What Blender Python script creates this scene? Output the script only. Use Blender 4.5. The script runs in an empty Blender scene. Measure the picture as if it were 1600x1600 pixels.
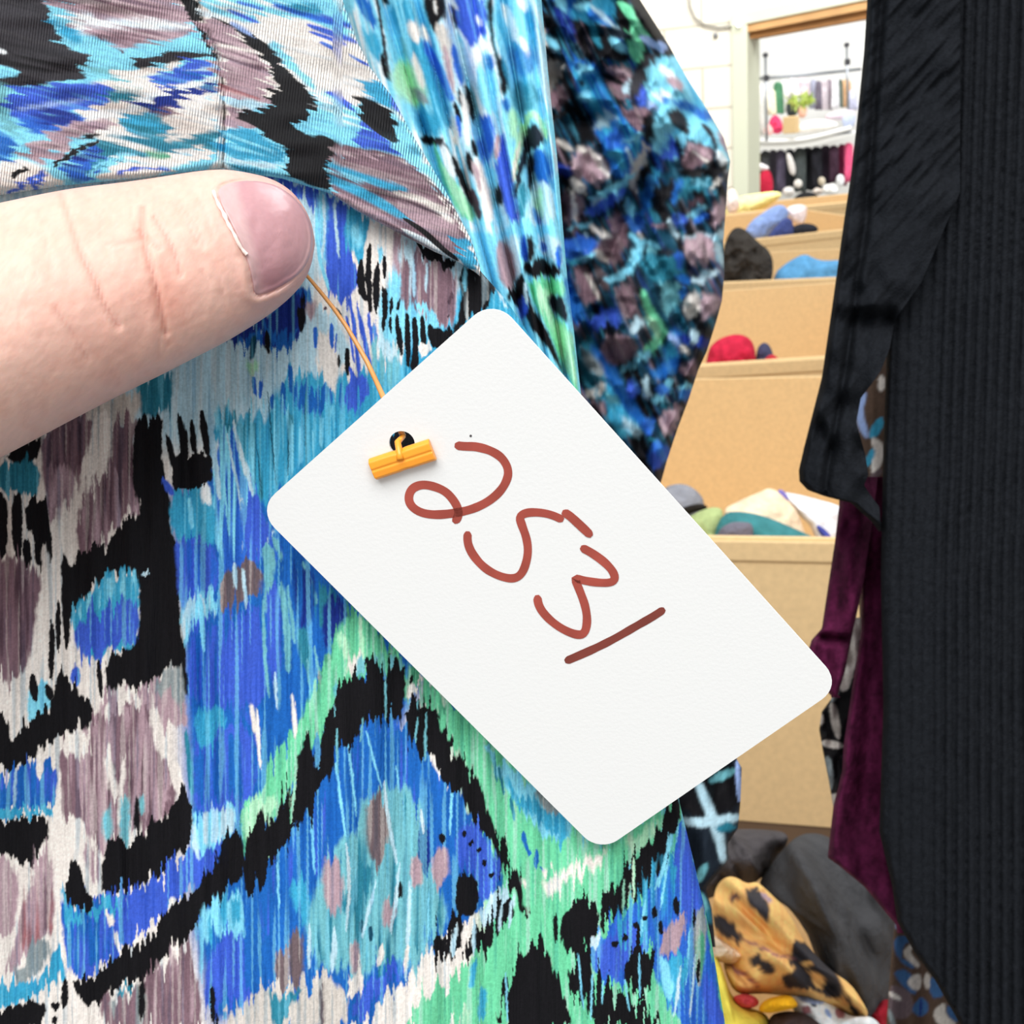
import bpy, bmesh, math, random
import numpy as np
from mathutils import Vector, Matrix
random.seed(4); np.random.seed(4)
scene = bpy.context.scene
COL = scene.collection
# ---------------------------------------------------------------- camera, sky, lamps, exposure
FPX = 1716.0
PITCH, ROLL = math.radians(20.0), 0.085
EYE = np.array([0.0, 0.0, 1.60])
_F = np.array([0, math.cos(PITCH), -math.sin(PITCH)]); _R0 = np.array([1.0, 0, 0]); _U0 = np.array([0, math.sin(PITCH), math.cos(PITCH)])
_R = _R0 * math.cos(ROLL) - _U0 * math.sin(ROLL); _U = _U0 * math.cos(ROLL) + _R0 * math.sin(ROLL)
cam_data = bpy.data.cameras.new('camera'); cam = bpy.data.objects.new('camera', cam_data); COL.objects.link(cam)
cam_data.sensor_fit = 'HORIZONTAL'; cam_data.sensor_width = 36.0; cam_data.lens = 36.0 * FPX / 1600.0
cam_data.clip_start = 0.01; cam_data.clip_end = 60
cam_data.dof.use_dof = True; cam_data.dof.focus_distance = 0.124; cam_data.dof.aperture_fstop = 85
m = Matrix.Identity(4)
for i in range(3):
    m[i][0] = _R[i]; m[i][1] = _U[i]; m[i][2] = -_F[i]; m[i][3] = EYE[i]
cam.matrix_world = m
scene.camera = cam
world = bpy.data.worlds.new('world'); scene.world = world; world.use_nodes = True
bg = world.node_tree.nodes['Background']; bg.inputs[0].default_value = (0.97, 0.985, 1.0, 1); bg.inputs[1].default_value = 0.75
def area(name, loc, target, size, sy, power, color=(1, 1, 1)):
    d = bpy.data.lights.new(name, 'AREA'); d.shape = 'RECTANGLE'; d.size = size; d.size_y = sy; d.energy = power; d.color = color
    o = bpy.data.objects.new(name, d); COL.objects.link(o); o.location = loc
    o.rotation_euler = (Vector(target) - Vector(loc)).to_track_quat('-Z', 'Y').to_euler(); return o
area('ceiling_lamp_near', (-0.2, -0.9, 3.3), (0.0, 0.3, 1.5), 2.2, 1.2, 95)
area('ceiling_lamp_middle', (0.9, 1.6, 3.3), (0.6, 1.2, 1.2), 2.4, 0.6, 55)
area('wall_fill_lamp', (1.0, 3.9, 3.2), (1.1, 5.6, 1.7), 2.4, 0.8, 150)  # unseen lamp, placed and turned to brighten the block wall, sparing the boxes
area('back_room_lamp', (2.6, 7.0, 3.1), (2.6, 7.4, 1.2), 2.4, 1.4, 105)
scene.view_settings.view_transform = 'Standard'; scene.view_settings.look = 'None'
scene.view_settings.gamma = 1.0; scene.view_settings.use_curve_mapping = False
scene.view_settings.exposure = -0.42

# ---------------------------------------------------------------- fabric print painter (pattern in the cloth's own coordinates)
PAL = dict(K=(20,19,22), B=(46,102,200), D=(30,98,180), I=(62,94,202), C=(58,160,198), c=(132,212,236), P=(184,217,230),
           W=(233,225,217), w=(238,247,250), M=(126,99,109), m=(88,66,76), p=(172,145,154), G=(108,204,156), g=(172,228,188),
           T=(44,124,146), t=(22,70,92), N=(28,48,132), Y=(140,150,152), b=(106,90,94), A=(112,180,190), R=(158,104,108),
           k=(50,48,53), S=(205,197,188), L=(150,175,225), E=(80,160,124), Z=(30,38,48), u=(58,98,146), n=(86,67,55))  # k doubles as lit black and S as shaded cream in the dress print
_T = np.random.RandomState(7).rand(64, 256, 256).astype(np.float32)
def vn(x, y, s):
    t = _T[s % 64]; x = x + s * 17.3; y = y + s * 5.7
    xi = np.floor(x).astype(np.int64); yi = np.floor(y).astype(np.int64)
    fx = x - xi; fy = y - yi
    fx = fx * fx * (3 - 2 * fx); fy = fy * fy * (3 - 2 * fy)
    x0 = xi & 255; x1 = (xi + 1) & 255; y0 = yi & 255; y1 = (yi + 1) & 255
    return (t[y0, x0] * (1 - fx) + t[y0, x1] * fx) * (1 - fy) + (t[y1, x0] * (1 - fx) + t[y1, x1] * fx) * fy
def chaikin(p, closed=True, n=1):
    for _ in range(n):
        q = np.roll(p, -1, 0) if closed else p[1:]
        a = p if closed else p[:-1]
        r = np.empty((2 * len(a), 2)); r[0::2] = .75 * a + .25 * q; r[1::2] = .25 * a + .75 * q
        p = r if closed else np.vstack([p[:1], r, p[-1:]])
    return p
def sd_poly(px, py, poly):
    d = np.full(px.shape, 1e9); ins = np.zeros(px.shape, bool); n = len(poly)
    for i in range(n):
        ax, ay = poly[i]; bx, by = poly[(i + 1) % n]
        ex, ey = bx - ax, by - ay; wx, wy = px - ax, py - ay
        t = np.clip((wx * ex + wy * ey) / (ex * ex + ey * ey + 1e-9), 0, 1)
        d = np.minimum(d, (wx - t * ex) ** 2 + (wy - t * ey) ** 2)
        c = (ay > py) != (by > py)
        ins ^= c & (px < ex * (py - ay) / (ey if abs(ey) > 1e-9 else 1e-9) + ax)
    d = np.sqrt(d)
    return np.where(ins, d, -d)
def sd_line(px, py, pts, w):
    best = np.full(px.shape, -1e9); L = np.r_[0, np.cumsum(np.hypot(*np.diff(pts, axis=0).T))] if len(pts) > 1 else np.array([0.])
    if len(pts) == 1:
        return w / 2 - np.hypot(px - pts[0][0], py - pts[0][1])
    tot = L[-1] + 1e-9
    for i in range(len(pts) - 1):
        ax, ay = pts[i]; bx, by = pts[i + 1]; ex, ey = bx - ax, by - ay
        t = np.clip(((px - ax) * ex + (py - ay) * ey) / (ex * ex + ey * ey + 1e-9), 0, 1)
        u = (L[i] + t * (L[i + 1] - L[i])) / tot
        ww = w / 2 * (0.35 + 0.65 * np.sqrt(np.clip(4 * u * (1 - u), 0, 1)))
        best = np.maximum(best, ww - np.hypot(px - ax - t * ex, py - ay - t * ey))
    return best
def lin(c):
    c = np.asarray(c, float) / 255.
    return np.where(c <= .04045, c / 12.92, ((c + .055) / 1.055) ** 2.4)
def paint(X, Y, text, base, angle=0.0, seed=1, feather=1.0, rag=1.0, streak=0.0):
    """colour (linear) of the printed cloth at the cloth coordinates X, Y"""
    out = np.empty((X.size, 3), np.float32); X = X.ravel().astype(float); Y = Y.ravel().astype(float)
    out[:] = lin(PAL[base])
    x0 = y0 = 0.; s = 1.; ang = angle; k = seed
    for line in text.strip().splitlines():
        line = line.strip()
        if not line or line[0] == '#': continue
        if line[0] == '@':
            v = [float(q) for q in line[1:].split()]
            x0, y0, s = v[:3]; ang = np.radians(v[3]) if len(v) > 3 else angle
            continue
        head, pts = line.split('|'); h = head.split()
        stroke = h[0][0] == '~'; key = h[0].lstrip('~')
        fe = float(h[1]) * feather; so = float(h[2]); opt = {q[0]: float(q[1:]) for q in h[3:]}
        P = np.array([[float(v) for v in q.split(',')] for q in pts.split()]) * s + (x0, y0)
        wd = opt.get('w', 10) * s if stroke else 0
        if not stroke: P = chaikin(P, True, 1)
        elif len(P) > 2: P = chaikin(P, False, 2)
        m = fe * 3 + so + wd + 2 + 6 * rag; k += 1
        lo = P.min(0) - m; hi = P.max(0) + m
        idx = np.nonzero((X > lo[0]) & (X < hi[0]) & (Y > lo[1]) & (Y < hi[1]))[0]
        if not len(idx): continue
        px, py = X[idx], Y[idx]; ca, sa = np.cos(ang), np.sin(ang)
        t = px * ca - py * sa; l = px * sa + py * ca
        n3 = vn(t / 4.2, l / 90, k + 6); j = fe * ((vn(t / 3.1, l / 60, k) - .5) * 1.5 + (vn(t / 9, l / 110, k + 1) - .5) * 1.6 + 2.2 * (np.clip(n3 - .74, 0, 1) - np.clip(.26 - n3, 0, 1)) / .26)
        e = (vn(px / 9, py / 9, k + 2) - .5) * min(4, 1 + fe * .2) * rag + (vn(px / 3, py / 3, k + 3) - .5) * 1.5 * rag
        qx = px + sa * j + e; qy = py + ca * j + e * .6
        d = sd_line(qx, qy, P, wd) if stroke else sd_poly(qx, qy, P)
        a = np.clip(d / (2 * so) + .5, 0, 1); a = a * a * (3 - 2 * a) * opt.get('a', 1)
        if 'd' in opt:
            a = a * np.clip((vn(t / 4, l / 90, k + 4) * .6 + vn(t / 11, l / 140, k + 5) * .4 - 1 + opt['d'] + .1) / .2, 0, 1)
        out[idx] += (a[:, None] * (lin(PAL[key]) - out[idx])).astype(np.float32)
    ca, sa = np.cos(angle), np.sin(angle)
    t = X * ca - Y * sa; l = X * sa + Y * ca
    if streak:
        q = vn(t / 3.2, l / 100, 46) * .6 + vn(t / 6.5, l / 150, 47) * .4; lum = out.mean(1)
        live = np.clip((lum - .03) / .04, 0, 1)
        hi = np.clip((q - .60) / .10, 0, 1) * .58 * streak * live; blu = np.clip(out[:, 2] / (out[:, 0] + .02) - 1.6, 0, 1)[:, None]; lo = np.clip((.40 - q) / .14, 0, 1) * .40 * streak * live
        out += hi[:, None] * (out * .2 + .8 * (blu * lin((120, 200, 224)) + (1 - blu) * lin(PAL['W'])) - out) * (.55 + .45 * blu)
        out *= 1 - lo[:, None] * np.array([.85, .6, .4])
    n = (vn(t / 2.2, l / 45, 40) - .5) * .22 + (vn(t / 7, l / 160, 41) - .5) * .22 + (vn(X / 2.2, Y / 2.2, 42) - .5) * .30
    out *= (1 + n[:, None])
    return np.clip(out, 0.004, .9)

BODICE = """
@ 0 0 1
P 0 30|-200,200 1400,200 1400,700 -200,700
W 0 30|-300,600 300,600 300,1700 -300,1700
D 0 20|260,700 640,760 700,1000 600,1200 420,1600 300,1600 280,1000
C 10 12|420,560 900,380 900,700 420,820
G 0 20|650,900 1000,900 1300,1200 1300,1800 640,1800 760,1480 740,1300
c 16 12 d.5|680,900 1300,1000 1300,1300 900,1400
@ 440 260 .225
W 10 8|560,340 900,480 900,1500 300,1500 150,900
c 10 8|900,500 1200,700 1150,1200 700,1300 650,900
I 9 2|-200,-40 0,60 250,180 330,210 560,310 490,420 470,600 540,700 520,850 420,930 330,900 300,700 250,450 200,250 0,150
c 12 6 d.5|250,180 330,210 300,500 300,720 250,450
~P 4 1.5 w24|290,190 305,440 270,640
~P 4 1.5 w20|365,220 378,420 400,640
~c 4 1.5 w30|240,300 250,600 330,850
C 12 4|480,310 640,370 610,560 520,700 470,610 420,450
~c 8 5 w60|500,400 540,560
I 10 3 d.7|330,640 520,690 520,860 420,930 330,880
W 6 2|620,385 720,410 810,470 760,560 745,760 720,920 640,850 600,700 590,540 590,460
~c 5 3 w36|690,560 685,660
~K 4 .8 w44|610,540 600,800 620,1015
~K 4 .8 w54|550,665 550,850 585,930
~K 4 .8 w48|662,685 655,850 662,1015
~K 3 .8 w30|715,615 712,765
~K 4 .8 w40|712,835 720,1050
~K 3 .8 w26|760,930 762,1035
~K 2 .8 w22|822,925 800,1010
p 8 4|800,480 900,540 1000,620 1210,690 1220,800 1210,1000 1150,1100 1050,1080 960,1000 900,900 850,800 770,700 770,560
P 10 4 d.55|800,480 940,560 1000,640 900,1000 840,800
M 12 4 d.6|850,660 1210,700 1210,1040 1120,1120 1000,980 860,1000
~M 8 3 w60|870,680 850,850 870,990
~M 8 3 w60|955,660 955,860
~M 8 4 w110|1060,680 1060,920
~M 8 3 w60|1150,760 1140,1030
~P 6 2 w26|910,620 920,900
~P 6 2 w18|1010,640 1000,860
c 9 3|900,950 1010,980 1080,1100 1110,1220 1050,1180 980,1040
~m 3 1 w24|1185,890 1160,960
~K 3 1 w16|1160,1040
K 4 1|915,505 1000,530 1100,590 1215,660 1195,700 1080,680 980,610
K 9 2.5|1220,700 1300,690 1350,560 1490,790 1505,850 1440,960 1320,1040 1240,1110 1170,1190 1225,1000 1250,850
Y 8 1.5 d.42|1240,720 1490,800 1440,960 1250,1100
~c 5 2 w26|1275,700 1270,900
~P 5 2 w20|1490,820 1560,960
K 3 1|1355,550 1420,640 1490,780 1440,800 1360,700
~K 3 .8 w42|800,1040 815,1180 832,1310
~K 3 .8 w40|870,1010 875,1180 880,1380
~K 3 .8 w46|920,1050 930,1200 930,1420
~K 3 .8 w44|980,1050 985,1280
~K 3 .8 w54|1030,1100 1060,1250
~K 3 .8 w44|1090,1140 1100,1250
~K 3 .8 w34|1165,1120 1160,1200
~K 3 .8 w26|703,1035 710,1145
~K 3 .8 w22|755,1045 758,1145
K 5 1|1030,1130 1210,1150 1200,1200 1080,1290 1040,1240
K 4 1|905,1290 965,1330 930,1420 890,1430
W 4 1|950,1220 1045,1250 1045,1290 980,1340 955,1290
D 9 3|-80,960 120,840 170,820 220,900 150,1120 80,1180 20,1290 -120,1260
N 8 4|-60,960 170,830 150,1020 20,1080
~K 6 1.5 w40|150,880 150,1110
P 8 4|170,1000 300,980 400,1050 440,1200 500,1300 380,1450 340,1550 250,1450 130,1450 0,1500 -60,1300 100,1200
~p 6 5 w80|190,960 210,1060
W 9 4|250,1130 330,1180 400,1290 390,1450 335,1560 280,1450 240,1300
~B 3 1 w24|230,1130 235,1260
~B 3 1 w26|350,1100 352,1270
~B 3 1 w12|380,1160 375,1300
~K 2 .8 w36|457,1265 455,1455
~K 2 .8 w24|395,1315 402,1395
~m 2 1 w26|305,985
~K 2 1 w14|385,985 420,1040
~I 5 1.5 w34|470,920 515,1230 540,1470
~I 5 1.5 w38|530,990 590,1280 625,1440
~I 5 1.5 w28|600,1020 640,1310
~I 5 1.5 w24|640,1050 660,1240
~I 4 1.5 w24|450,1040 480,1200 505,1350
~I 4 1 w20|470,1380 520,1600
C 12 5|0,1470 250,1450 350,1560 480,1440 610,1480 660,1260 800,1280 860,1430 700,1650 0,1650
A 10 4 d.5|600,1200 820,1250 860,1430 700,1640 640,1500
P 9 5|650,1230 720,1170 790,1240 830,1300 700,1330
~D 5 1.5 w30|62,1420 65,1600
~D 5 1.5 w40|170,1510 180,1640
~D 5 1.5 w34|290,1530 300,1640
I 7 2|500,1440 600,1490 615,1600 440,1620 450,1520
@ 380 450 .2625
N 8 3|340,90 375,180 350,240 290,320 240,340 150,350 80,320 -120,330 -100,220 200,120 330,10
D 10 3|150,250 340,240 290,330 240,360 160,330 20,350 -60,300
~K 5 1.5 w54|345,110 345,240
~K 5 1.5 w36|140,270 145,390
~t 5 2 w40|60,280 50,400
W 8 4|425,380 550,380 565,470 540,620 480,540 435,450
~B 3 1 w28|435,235 430,350
~B 3 1 w24|525,210 530,360
~g 5 4 w60|30,430 80,500
~B 4 1 w26|60,530 70,640
~B 4 1 w26|105,540 100,650
~D 4 1 w22|170,630 172,710
~D 4 1 w32|235,560 242,750
~D 4 1 w26|285,490 292,640
D 9 2|290,580 335,565 380,590 440,600 500,565 545,640 480,745 400,720 330,745 300,680
I 7 2|600,640 670,510 740,540 752,640 700,700 650,755 600,690
~D 4 1 w22|585,560 580,740
C 14 6|-200,800 150,760 260,740 560,720 640,740 800,660 290,1130 150,1260 120,1300 0,1100 -200,1000
T 14 3 d.4|-200,780 260,740 560,720 640,740 780,690 290,1130 150,1260 0,1100
c 14 3 d.4|-200,600 300,700 640,740 400,1000 150,1260 -100,1100
B 14 3|-160,1100 60,1130 110,1300 130,1430 300,1600 -160,1600
P 12 3 d.3|-160,1000 80,1050 140,1430 200,1520 -160,1600
~t 2 .8 w8|145,620 170,900 200,1200
~t 2 .8 w7|80,940 110,1250
~t 2 .8 w7|270,900 265,1120
~t 2 .8 w7|365,700 375,1030
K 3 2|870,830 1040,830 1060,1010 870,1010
@ 0 650 .3
T 8 4|700,-240 900,-240 900,-60 820,0 720,0
S 6 5|420,-120 720,-140 740,40 480,60
K 6 2|20,200 215,90 220,200 130,265 60,255
T 8 3|-100,230 60,250 200,230 212,330 180,430 100,400 -100,400
M 10 3|215,180 235,60 490,-40 495,100 420,230 420,300 410,400 340,420 300,500 255,610 240,420 215,330
m 12 4 d.55|220,100 480,-40 480,120 400,260 250,300
p 12 5 d.6|240,330 330,260 410,300 400,480 300,520 250,600
W 8 3|490,-20 585,-20 580,180 520,270 480,330 425,300 460,200
M 12 3|590,10 730,-20 690,150 700,330 740,520 765,560 680,480 640,520 600,600 520,690 450,730 395,650 410,480 500,320 580,250
m 14 4 d.5|590,10 730,0 700,330 640,500 480,700 420,600 560,300
p 14 3 d.42|420,440 560,260 690,300 740,520 600,600 450,700
~W 9 2 w26|395,330 385,520 370,720
~W 9 2 w16|480,300 490,440
K 9 1.5|720,0 855,0 840,200 862,330 892,430 880,520 920,700 942,900 930,1000 962,1150 985,1450 960,1460 900,1280 850,1330 780,1420 700,1440 620,1380 560,1500 545,1250 700,1200 725,1100 725,830 640,780 500,900 430,980 370,1050 360,1200 330,1150 318,950 320,690 370,800 400,670 450,710 520,690 600,600 680,470 745,560 690,350 690,150
C 9 2.5|370,1030 500,900 650,780 725,820 722,1100 700,1200 630,1240 560,1190 550,1240 470,1250 400,1180 370,1100
c 9 3 d.5|370,1030 500,900 650,780 725,820 700,920 480,1040
I 9 3|380,1090 460,1040 600,970 722,960 722,1100 700,1195 620,1242 560,1190 530,1255 470,1255 390,1170
~P 3 1 w24|740,820 775,810
K 5 1|-60,390 40,405 42,690 0,760 -60,760
K 5 1|60,400 110,420 122,600 108,750 60,690
K 6 1|130,450 242,430 272,620 266,790 240,700 210,790 180,760 178,620 130,560
K 4 1|118,640 160,625 166,750 140,810 118,760
M 12 4|-100,740 60,720 200,790 222,860 185,1050 170,1220 110,1380 -100,1350
m 12 5 d.45|-100,820 180,820 170,1200 60,1340 -100,1300
~W 8 2 w50|235,690 245,950 230,1200
K 4 1|288,975 322,1000 312,1230 290,1210
K 4 1|330,1000 362,1060 356,1220 335,1195
K 4 1|258,1065 287,1080 282,1390 250,1360
I 5 1.5|360,1350 408,1265 422,1390 380,1410
~K 3 1 w28|515,1280 527,1460
~K 3 1 w20|600,1340 598,1510
c 6 3|150,1400 240,1370 275,1480 240,1560 150,1620 140,1480
~K 3 1 w44|170,1345 180,1475
K 3 1|228,1390 272,1400 285,1475 240,1475
K 7 1.5|255,1530 308,1320 340,1400 395,1370 420,1480 490,1490 475,1640 255,1640
K 5 1|180,1565 235,1535 245,1640 150,1640
K 5 1|-60,1540 20,1570 40,1640 -60,1640
C 8 3|880,430 900,370 1060,350 1135,420 1135,600 1100,690 900,630
~w 5 3 w50|1062,355 1080,470
~c 5 2 w24|985,430 1000,600
I 10 3|910,630 1100,650 1145,800 1135,900 1050,920 1000,970 930,990 920,760
B 10 3 d.5|910,650 1140,700 1130,900 1000,960
c 9 4|930,1000 1050,930 1135,895 1145,1000 1060,1060 1000,1090 970,1200
P 9 3 d.5|930,1000 1135,895 1100,1040 970,1190
K 5 1|895,200 1105,175 1112,345 1060,355 960,395 890,375 905,260
~K 3 1 w34|870,100 910,270
~K 4 1 w44|935,10 970,230
~K 4 1 w36|1000,40 1012,200
~K 4 1 w42|1050,-20 1082,200
~I 3 2 w40|850,330 900,400
B 14 3|1105,200 1200,40 1270,300 1310,500 1295,760 1150,790 1115,400
c 12 2 d.38|1105,100 1300,0 1340,500 1300,760 1130,790
~P 4 1.5 w30|1085,-10 1120,230 1145,440
~P 4 1.5 w15|1180,90 1240,370 1285,570
~P 4 1.5 w24|1215,40 1270,260 1320,430
~c 3 1 w12|1165,330 1195,620
I 11 3|1250,450 1350,420 1385,560 1425,610 1350,750 1290,770 1260,600
b 10 2.5|1140,820 1340,740 1405,900 1280,960 1240,1000 1230,1090 1150,1090
~P 4 1.5 w22|1222,770 1225,900
~P 4 1.5 w18|1262,790 1290,1040
~A 5 2 w60|1395,680 1410,780 1395,960
I 12 3|1000,1080 1140,1050 1300,1000 1400,950 1485,1100 1505,1500 1400,1640 1250,1590 1170,1500 980,1500 990,1200
D 12 3 d.45|980,1060 1500,900 1560,1600 980,1600
~c 4 1.5 w26|1040,930 1062,1210
~A 4 2 w24|1375,900 1400,1250
~A 4 2 w26|1470,800 1500,1300
C 9 4|1020,1540 1150,1490 1190,1640 1010,1640
p 10 3|500,1500 620,1400 700,1450 850,1340 962,1440 985,1640 480,1640
W 10 3 d.5|560,1480 640,1390 720,1450 800,1420 800,1640 520,1640
Y 8 4|780,1390 900,1310 950,1330 965,1520 890,1480
~W 5 2 w26|1310,1480 1325,1640
~W 5 2 w20|1525,1470 1540,1640
@ 340 760 .25
D 0 8|300,360 900,780 720,1000 500,1400 300,1600 200,1300
~A 6 2 w50|285,400 330,560 305,780
~A 6 2 w44|390,590 440,900 440,1140
~A 5 2 w26|440,640 480,980
~A 5 2 w34|350,320 400,460
~T 6 3 w80|520,860 560,1140
~A 5 2 w34|535,470 620,730
D 8 3|440,560 560,560 612,700 605,850 500,900 470,800
N 8 3 d.6|440,420 620,540 600,850 500,880
I 10 3|300,640 385,620 402,900 390,1220 320,1200 310,800
T 6 4 d.6|560,540 780,690 700,760 640,900 600,760
I 12 3|80,850 200,760 300,900 325,1300 200,1360 60,1320 40,1100
~A 4 1.5 w22|285,720 290,1000 320,1300
~A 4 1.5 w16|605,1000 650,1260
~A 4 1.5 w16|560,1080 580,1280
~P 4 1.5 w18|355,1150 370,1380
~p 4 1.5 w20|635,1140 655,1330
N 9 3|660,700 780,690 840,790 790,900 740,960 700,1060 655,980
I 9 3 d.4|720,700 830,790 760,920
E 14 3|820,770 890,800 1000,900 1170,1070 1300,1180 1500,1380 1600,1470 1600,1640 1480,1570 1380,1460 1290,1360 1200,1250 1120,1150 1000,1060 900,1150 820,1220 770,1300 700,1400 610,1640 430,1640 500,1500 560,1300 640,1200 680,1100 740,980 800,900
G 14 4 d.62|820,780 1000,900 1170,1070 1600,1470 1600,1640 1380,1460 1120,1150 900,1150 770,1300 620,1620 440,1640 560,1300 740,980
~g 8 4 w70|780,920 800,1040
~g 6 2 w26|895,820 905,1060
W 7 5|830,1050 900,1030 905,1110 800,1190
A 8 4 d.7|880,1060 1130,1050 1180,1150 1050,1210 960,1150 840,1220
~W 5 2 w36|1195,1330 1220,1240 1280,1190
~W 6 2 w24|465,1290 480,1450 490,1600
~W 6 2 w30|215,1370 250,1600
K 13 1.2|640,1600 700,1400 760,1270 830,1200 900,1160 990,1050 1050,1210 1070,1070 1140,1060 1175,1200 1160,1350 1130,1490 1000,1490 900,1440 890,1640
K 8 1.2|1200,1330 1240,1305 1285,1400 1330,1375 1400,1480 1470,1550 1490,1640 1300,1640 1240,1570 1178,1550
~A 3 1 w14|1050,1180 1048,1480
~A 3 1 w10|730,1360 750,1600
~A 3 1 w14|1250,1330 1240,1600
~A 3 1 w22|1310,1400 1290,1600
B 12 2.5|870,1640 960,1500 1060,1460 1150,1480 1195,1640
~K 2 1 w22|1160,1110 1162,1170
~K 2 1 w24|1215,1180 1205,1230
~K 2 1 w12|1078,1050
~D 5 1 w20|1470,1350 1490,1450
~D 5 1 w20|1560,1450 1575,1560
@ 0 1120 .3
K 8 1.5|-60,-40 40,-10 60,120 110,60 170,20 260,-20 470,-40 475,60 340,75 310,65 260,175 180,190 120,245 50,275 -60,262
D 9 2|-60,270 50,285 180,225 250,205 302,260 292,440 270,470 100,480 -60,490
I 9 3 d.5|-60,290 300,250 290,440 100,470
C 8 2|-60,488 100,478 275,455 275,520 150,520 0,545 -60,540
~P 4 1.5 w16|80,270 78,460
~W 3 1.5 w38|212,150 205,320
K 7 1.5|-60,545 20,550 100,510 240,520 262,600 212,680 180,785 120,760 50,710 -60,725
p 10 3|-60,740 50,720 105,850 90,1000 60,1150 -60,1160
p 12 3|180,720 240,700 285,850 275,1150 200,1180 60,1330 15,1340 60,1200 120,1000 180,880
R 12 4 d.45|160,820 280,840 270,1130 80,1260 120,1000
M 12 4 d.4|160,820 280,840 270,1130 80,1260 120,1000
Y 9 4|55,1320 200,1150 285,1230 230,1340 100,1390
C 9 2.5|-60,1385 100,1395 230,1340 300,1190 355,1250 300,1380 200,1440 100,1490 -60,1520
K 7 1.5|-60,1535 120,1490 230,1480 242,1540 180,1640 -60,1640
~K 3 1 w36|340,1370 335,1510
~K 3 1 w46|290,1500
~K 3 1 w28|285,1560 285,1600
M 12 3|310,220 350,160 470,60 600,-40 790,-40 850,150 920,350 900,500 830,530 760,590 720,480 650,640 560,650 540,740 460,620 400,540 330,560 310,400
p 14 3 d.5|310,200 480,60 600,-40 800,-40 860,160 900,450 760,590 560,650 540,740 450,600
m 14 4 d.3|310,240 480,200 900,350 760,580 480,560
~W 10 3 w60|350,110 460,120
W 10 3|320,130 450,80 490,210 400,200 330,185
~W 10 3 w40|555,190 605,440
~W 10 3 w26|645,230 620,570
~W 10 3 w60|795,-30 860,220
W 10 2|845,140 932,250 975,420 930,430 880,280
~A 10 4 w56|650,390 650,660
~A 8 3 w26|735,380 740,490
~A 9 5 w50|555,480 560,640
~K 9 2 w34|715,410 715,600
K 10 1.5|540,700 578,625 680,665 760,590 850,500 918,440 932,415 1000,440 1012,640 960,690 900,750 830,830 740,870 620,930 540,935 520,850
~T 6 2 w30|970,80 1000,400
I 10 2|310,900 340,1000 400,1020 470,1010 500,930 620,940 740,880 830,830 900,760 980,700 1100,640 1155,600 1152,700 1100,820 1000,890 900,960 820,1080 720,1150 650,1230 560,1280 480,1345 380,1355 340,1230
D 10 3 d.5|310,950 620,950 700,1100 560,1270 380,1350 340,1230
C 9 3|305,890 350,1000 460,1020 500,930 650,910 620,980 500,1020 400,1060 345,1120
~W 5 2 w26|555,1000 590,1080
~W 5 2 w26|600,1120 620,1220 668,1195
c 10 3|1000,500 1100,470 1200,425 1255,520 1220,600 1130,660 1000,705 1010,560
P 10 3 d.6|1000,500 1200,425 1250,540 1130,660 1000,700
W 8 2.5|330,560 400,535 460,620 525,850 515,935 480,920 400,740 330,900 298,780
p 8 3 d.6|420,640 525,700 525,900 470,850
K 5 1|335,960 348,850 388,735 430,820 450,920 495,950 470,1025 390,1005
K 9 1.5|365,1370 460,1340 560,1290 700,1180 860,1060 920,960 1050,880 1120,780 1128,690 1160,640 1252,595 1275,820 1240,880 1180,910 1150,995 1060,1000 1000,1120 900,1220 830,1310 720,1370 600,1420 510,1490 460,1515 420,1450
I 11 3|1010,140 1050,60 1330,60 1352,300 1330,400 1250,480 1180,430 1140,470 1015,505
D 11 3 d.5|1010,120 1350,60 1330,400 1020,490
C 9 4|1015,-20 1130,-30 1125,120 1060,165 1020,100
G 13 2.5|1240,480 1370,370 1400,240 1460,150 1500,100 1600,0 1620,170 1560,180 1520,420 1500,380 1450,500 1400,560 1330,600 1300,760 1270,700
g 10 3|1255,490 1340,410 1445,440 1420,530 1350,500 1330,650 1288,670
~W 5 1.5 w18|1338,-40 1345,130 1355,260
~W 5 1.5 w18|1528,-40 1540,110
K 15 1.5|1250,600 1270,700 1320,790 1332,600 1382,480 1400,560 1452,500 1500,370 1520,450 1560,170 1620,160 1620,500 1560,540 1500,640 1450,720 1400,780 1370,880 1300,950 1265,900
~g 3 1 w12|1400,520 1402,770
~g 3 1 w14|1305,660 1320,800
~g 3 1 w12|1505,380 1512,580
D 12 4|1270,900 1400,850 1500,640 1640,540 1640,1400 1300,1400
c 12 4|1030,1060 1170,950 1245,885 1275,1000 1285,1130 1130,1150 1060,1210 1050,1400
C 12 4 d.5|1040,1080 1240,900 1280,1120 1100,1160
I 11 3|1060,1510 1080,1280 1130,1165 1285,1125 1312,1300 1335,1475 1280,1500 1200,1440 1150,1480 1130,1570
M 12 3|720,1380 830,1320 920,1230 972,1150 1000,1230 1040,1400 1055,1640 740,1640
p 12 3 d.35|720,1400 960,1160 1050,1620 740,1640
M 10 4|500,1510 620,1430 740,1400 745,1640 560,1640
Y 10 4 d.5|560,1450 760,1370 760,1640 600,1640
~K 9 3 w40|738,1390 742,1580
~T 6 3 w36|615,1440 690,1400
S 12 4|1240,1500 1340,1400 1420,1400 1420,1640 1140,1640
~K 4 1 w28|1105,1400 1110,1600
~K 3 1 w16|1130,1540 1135,1620
@ 400 1120 .3
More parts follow.
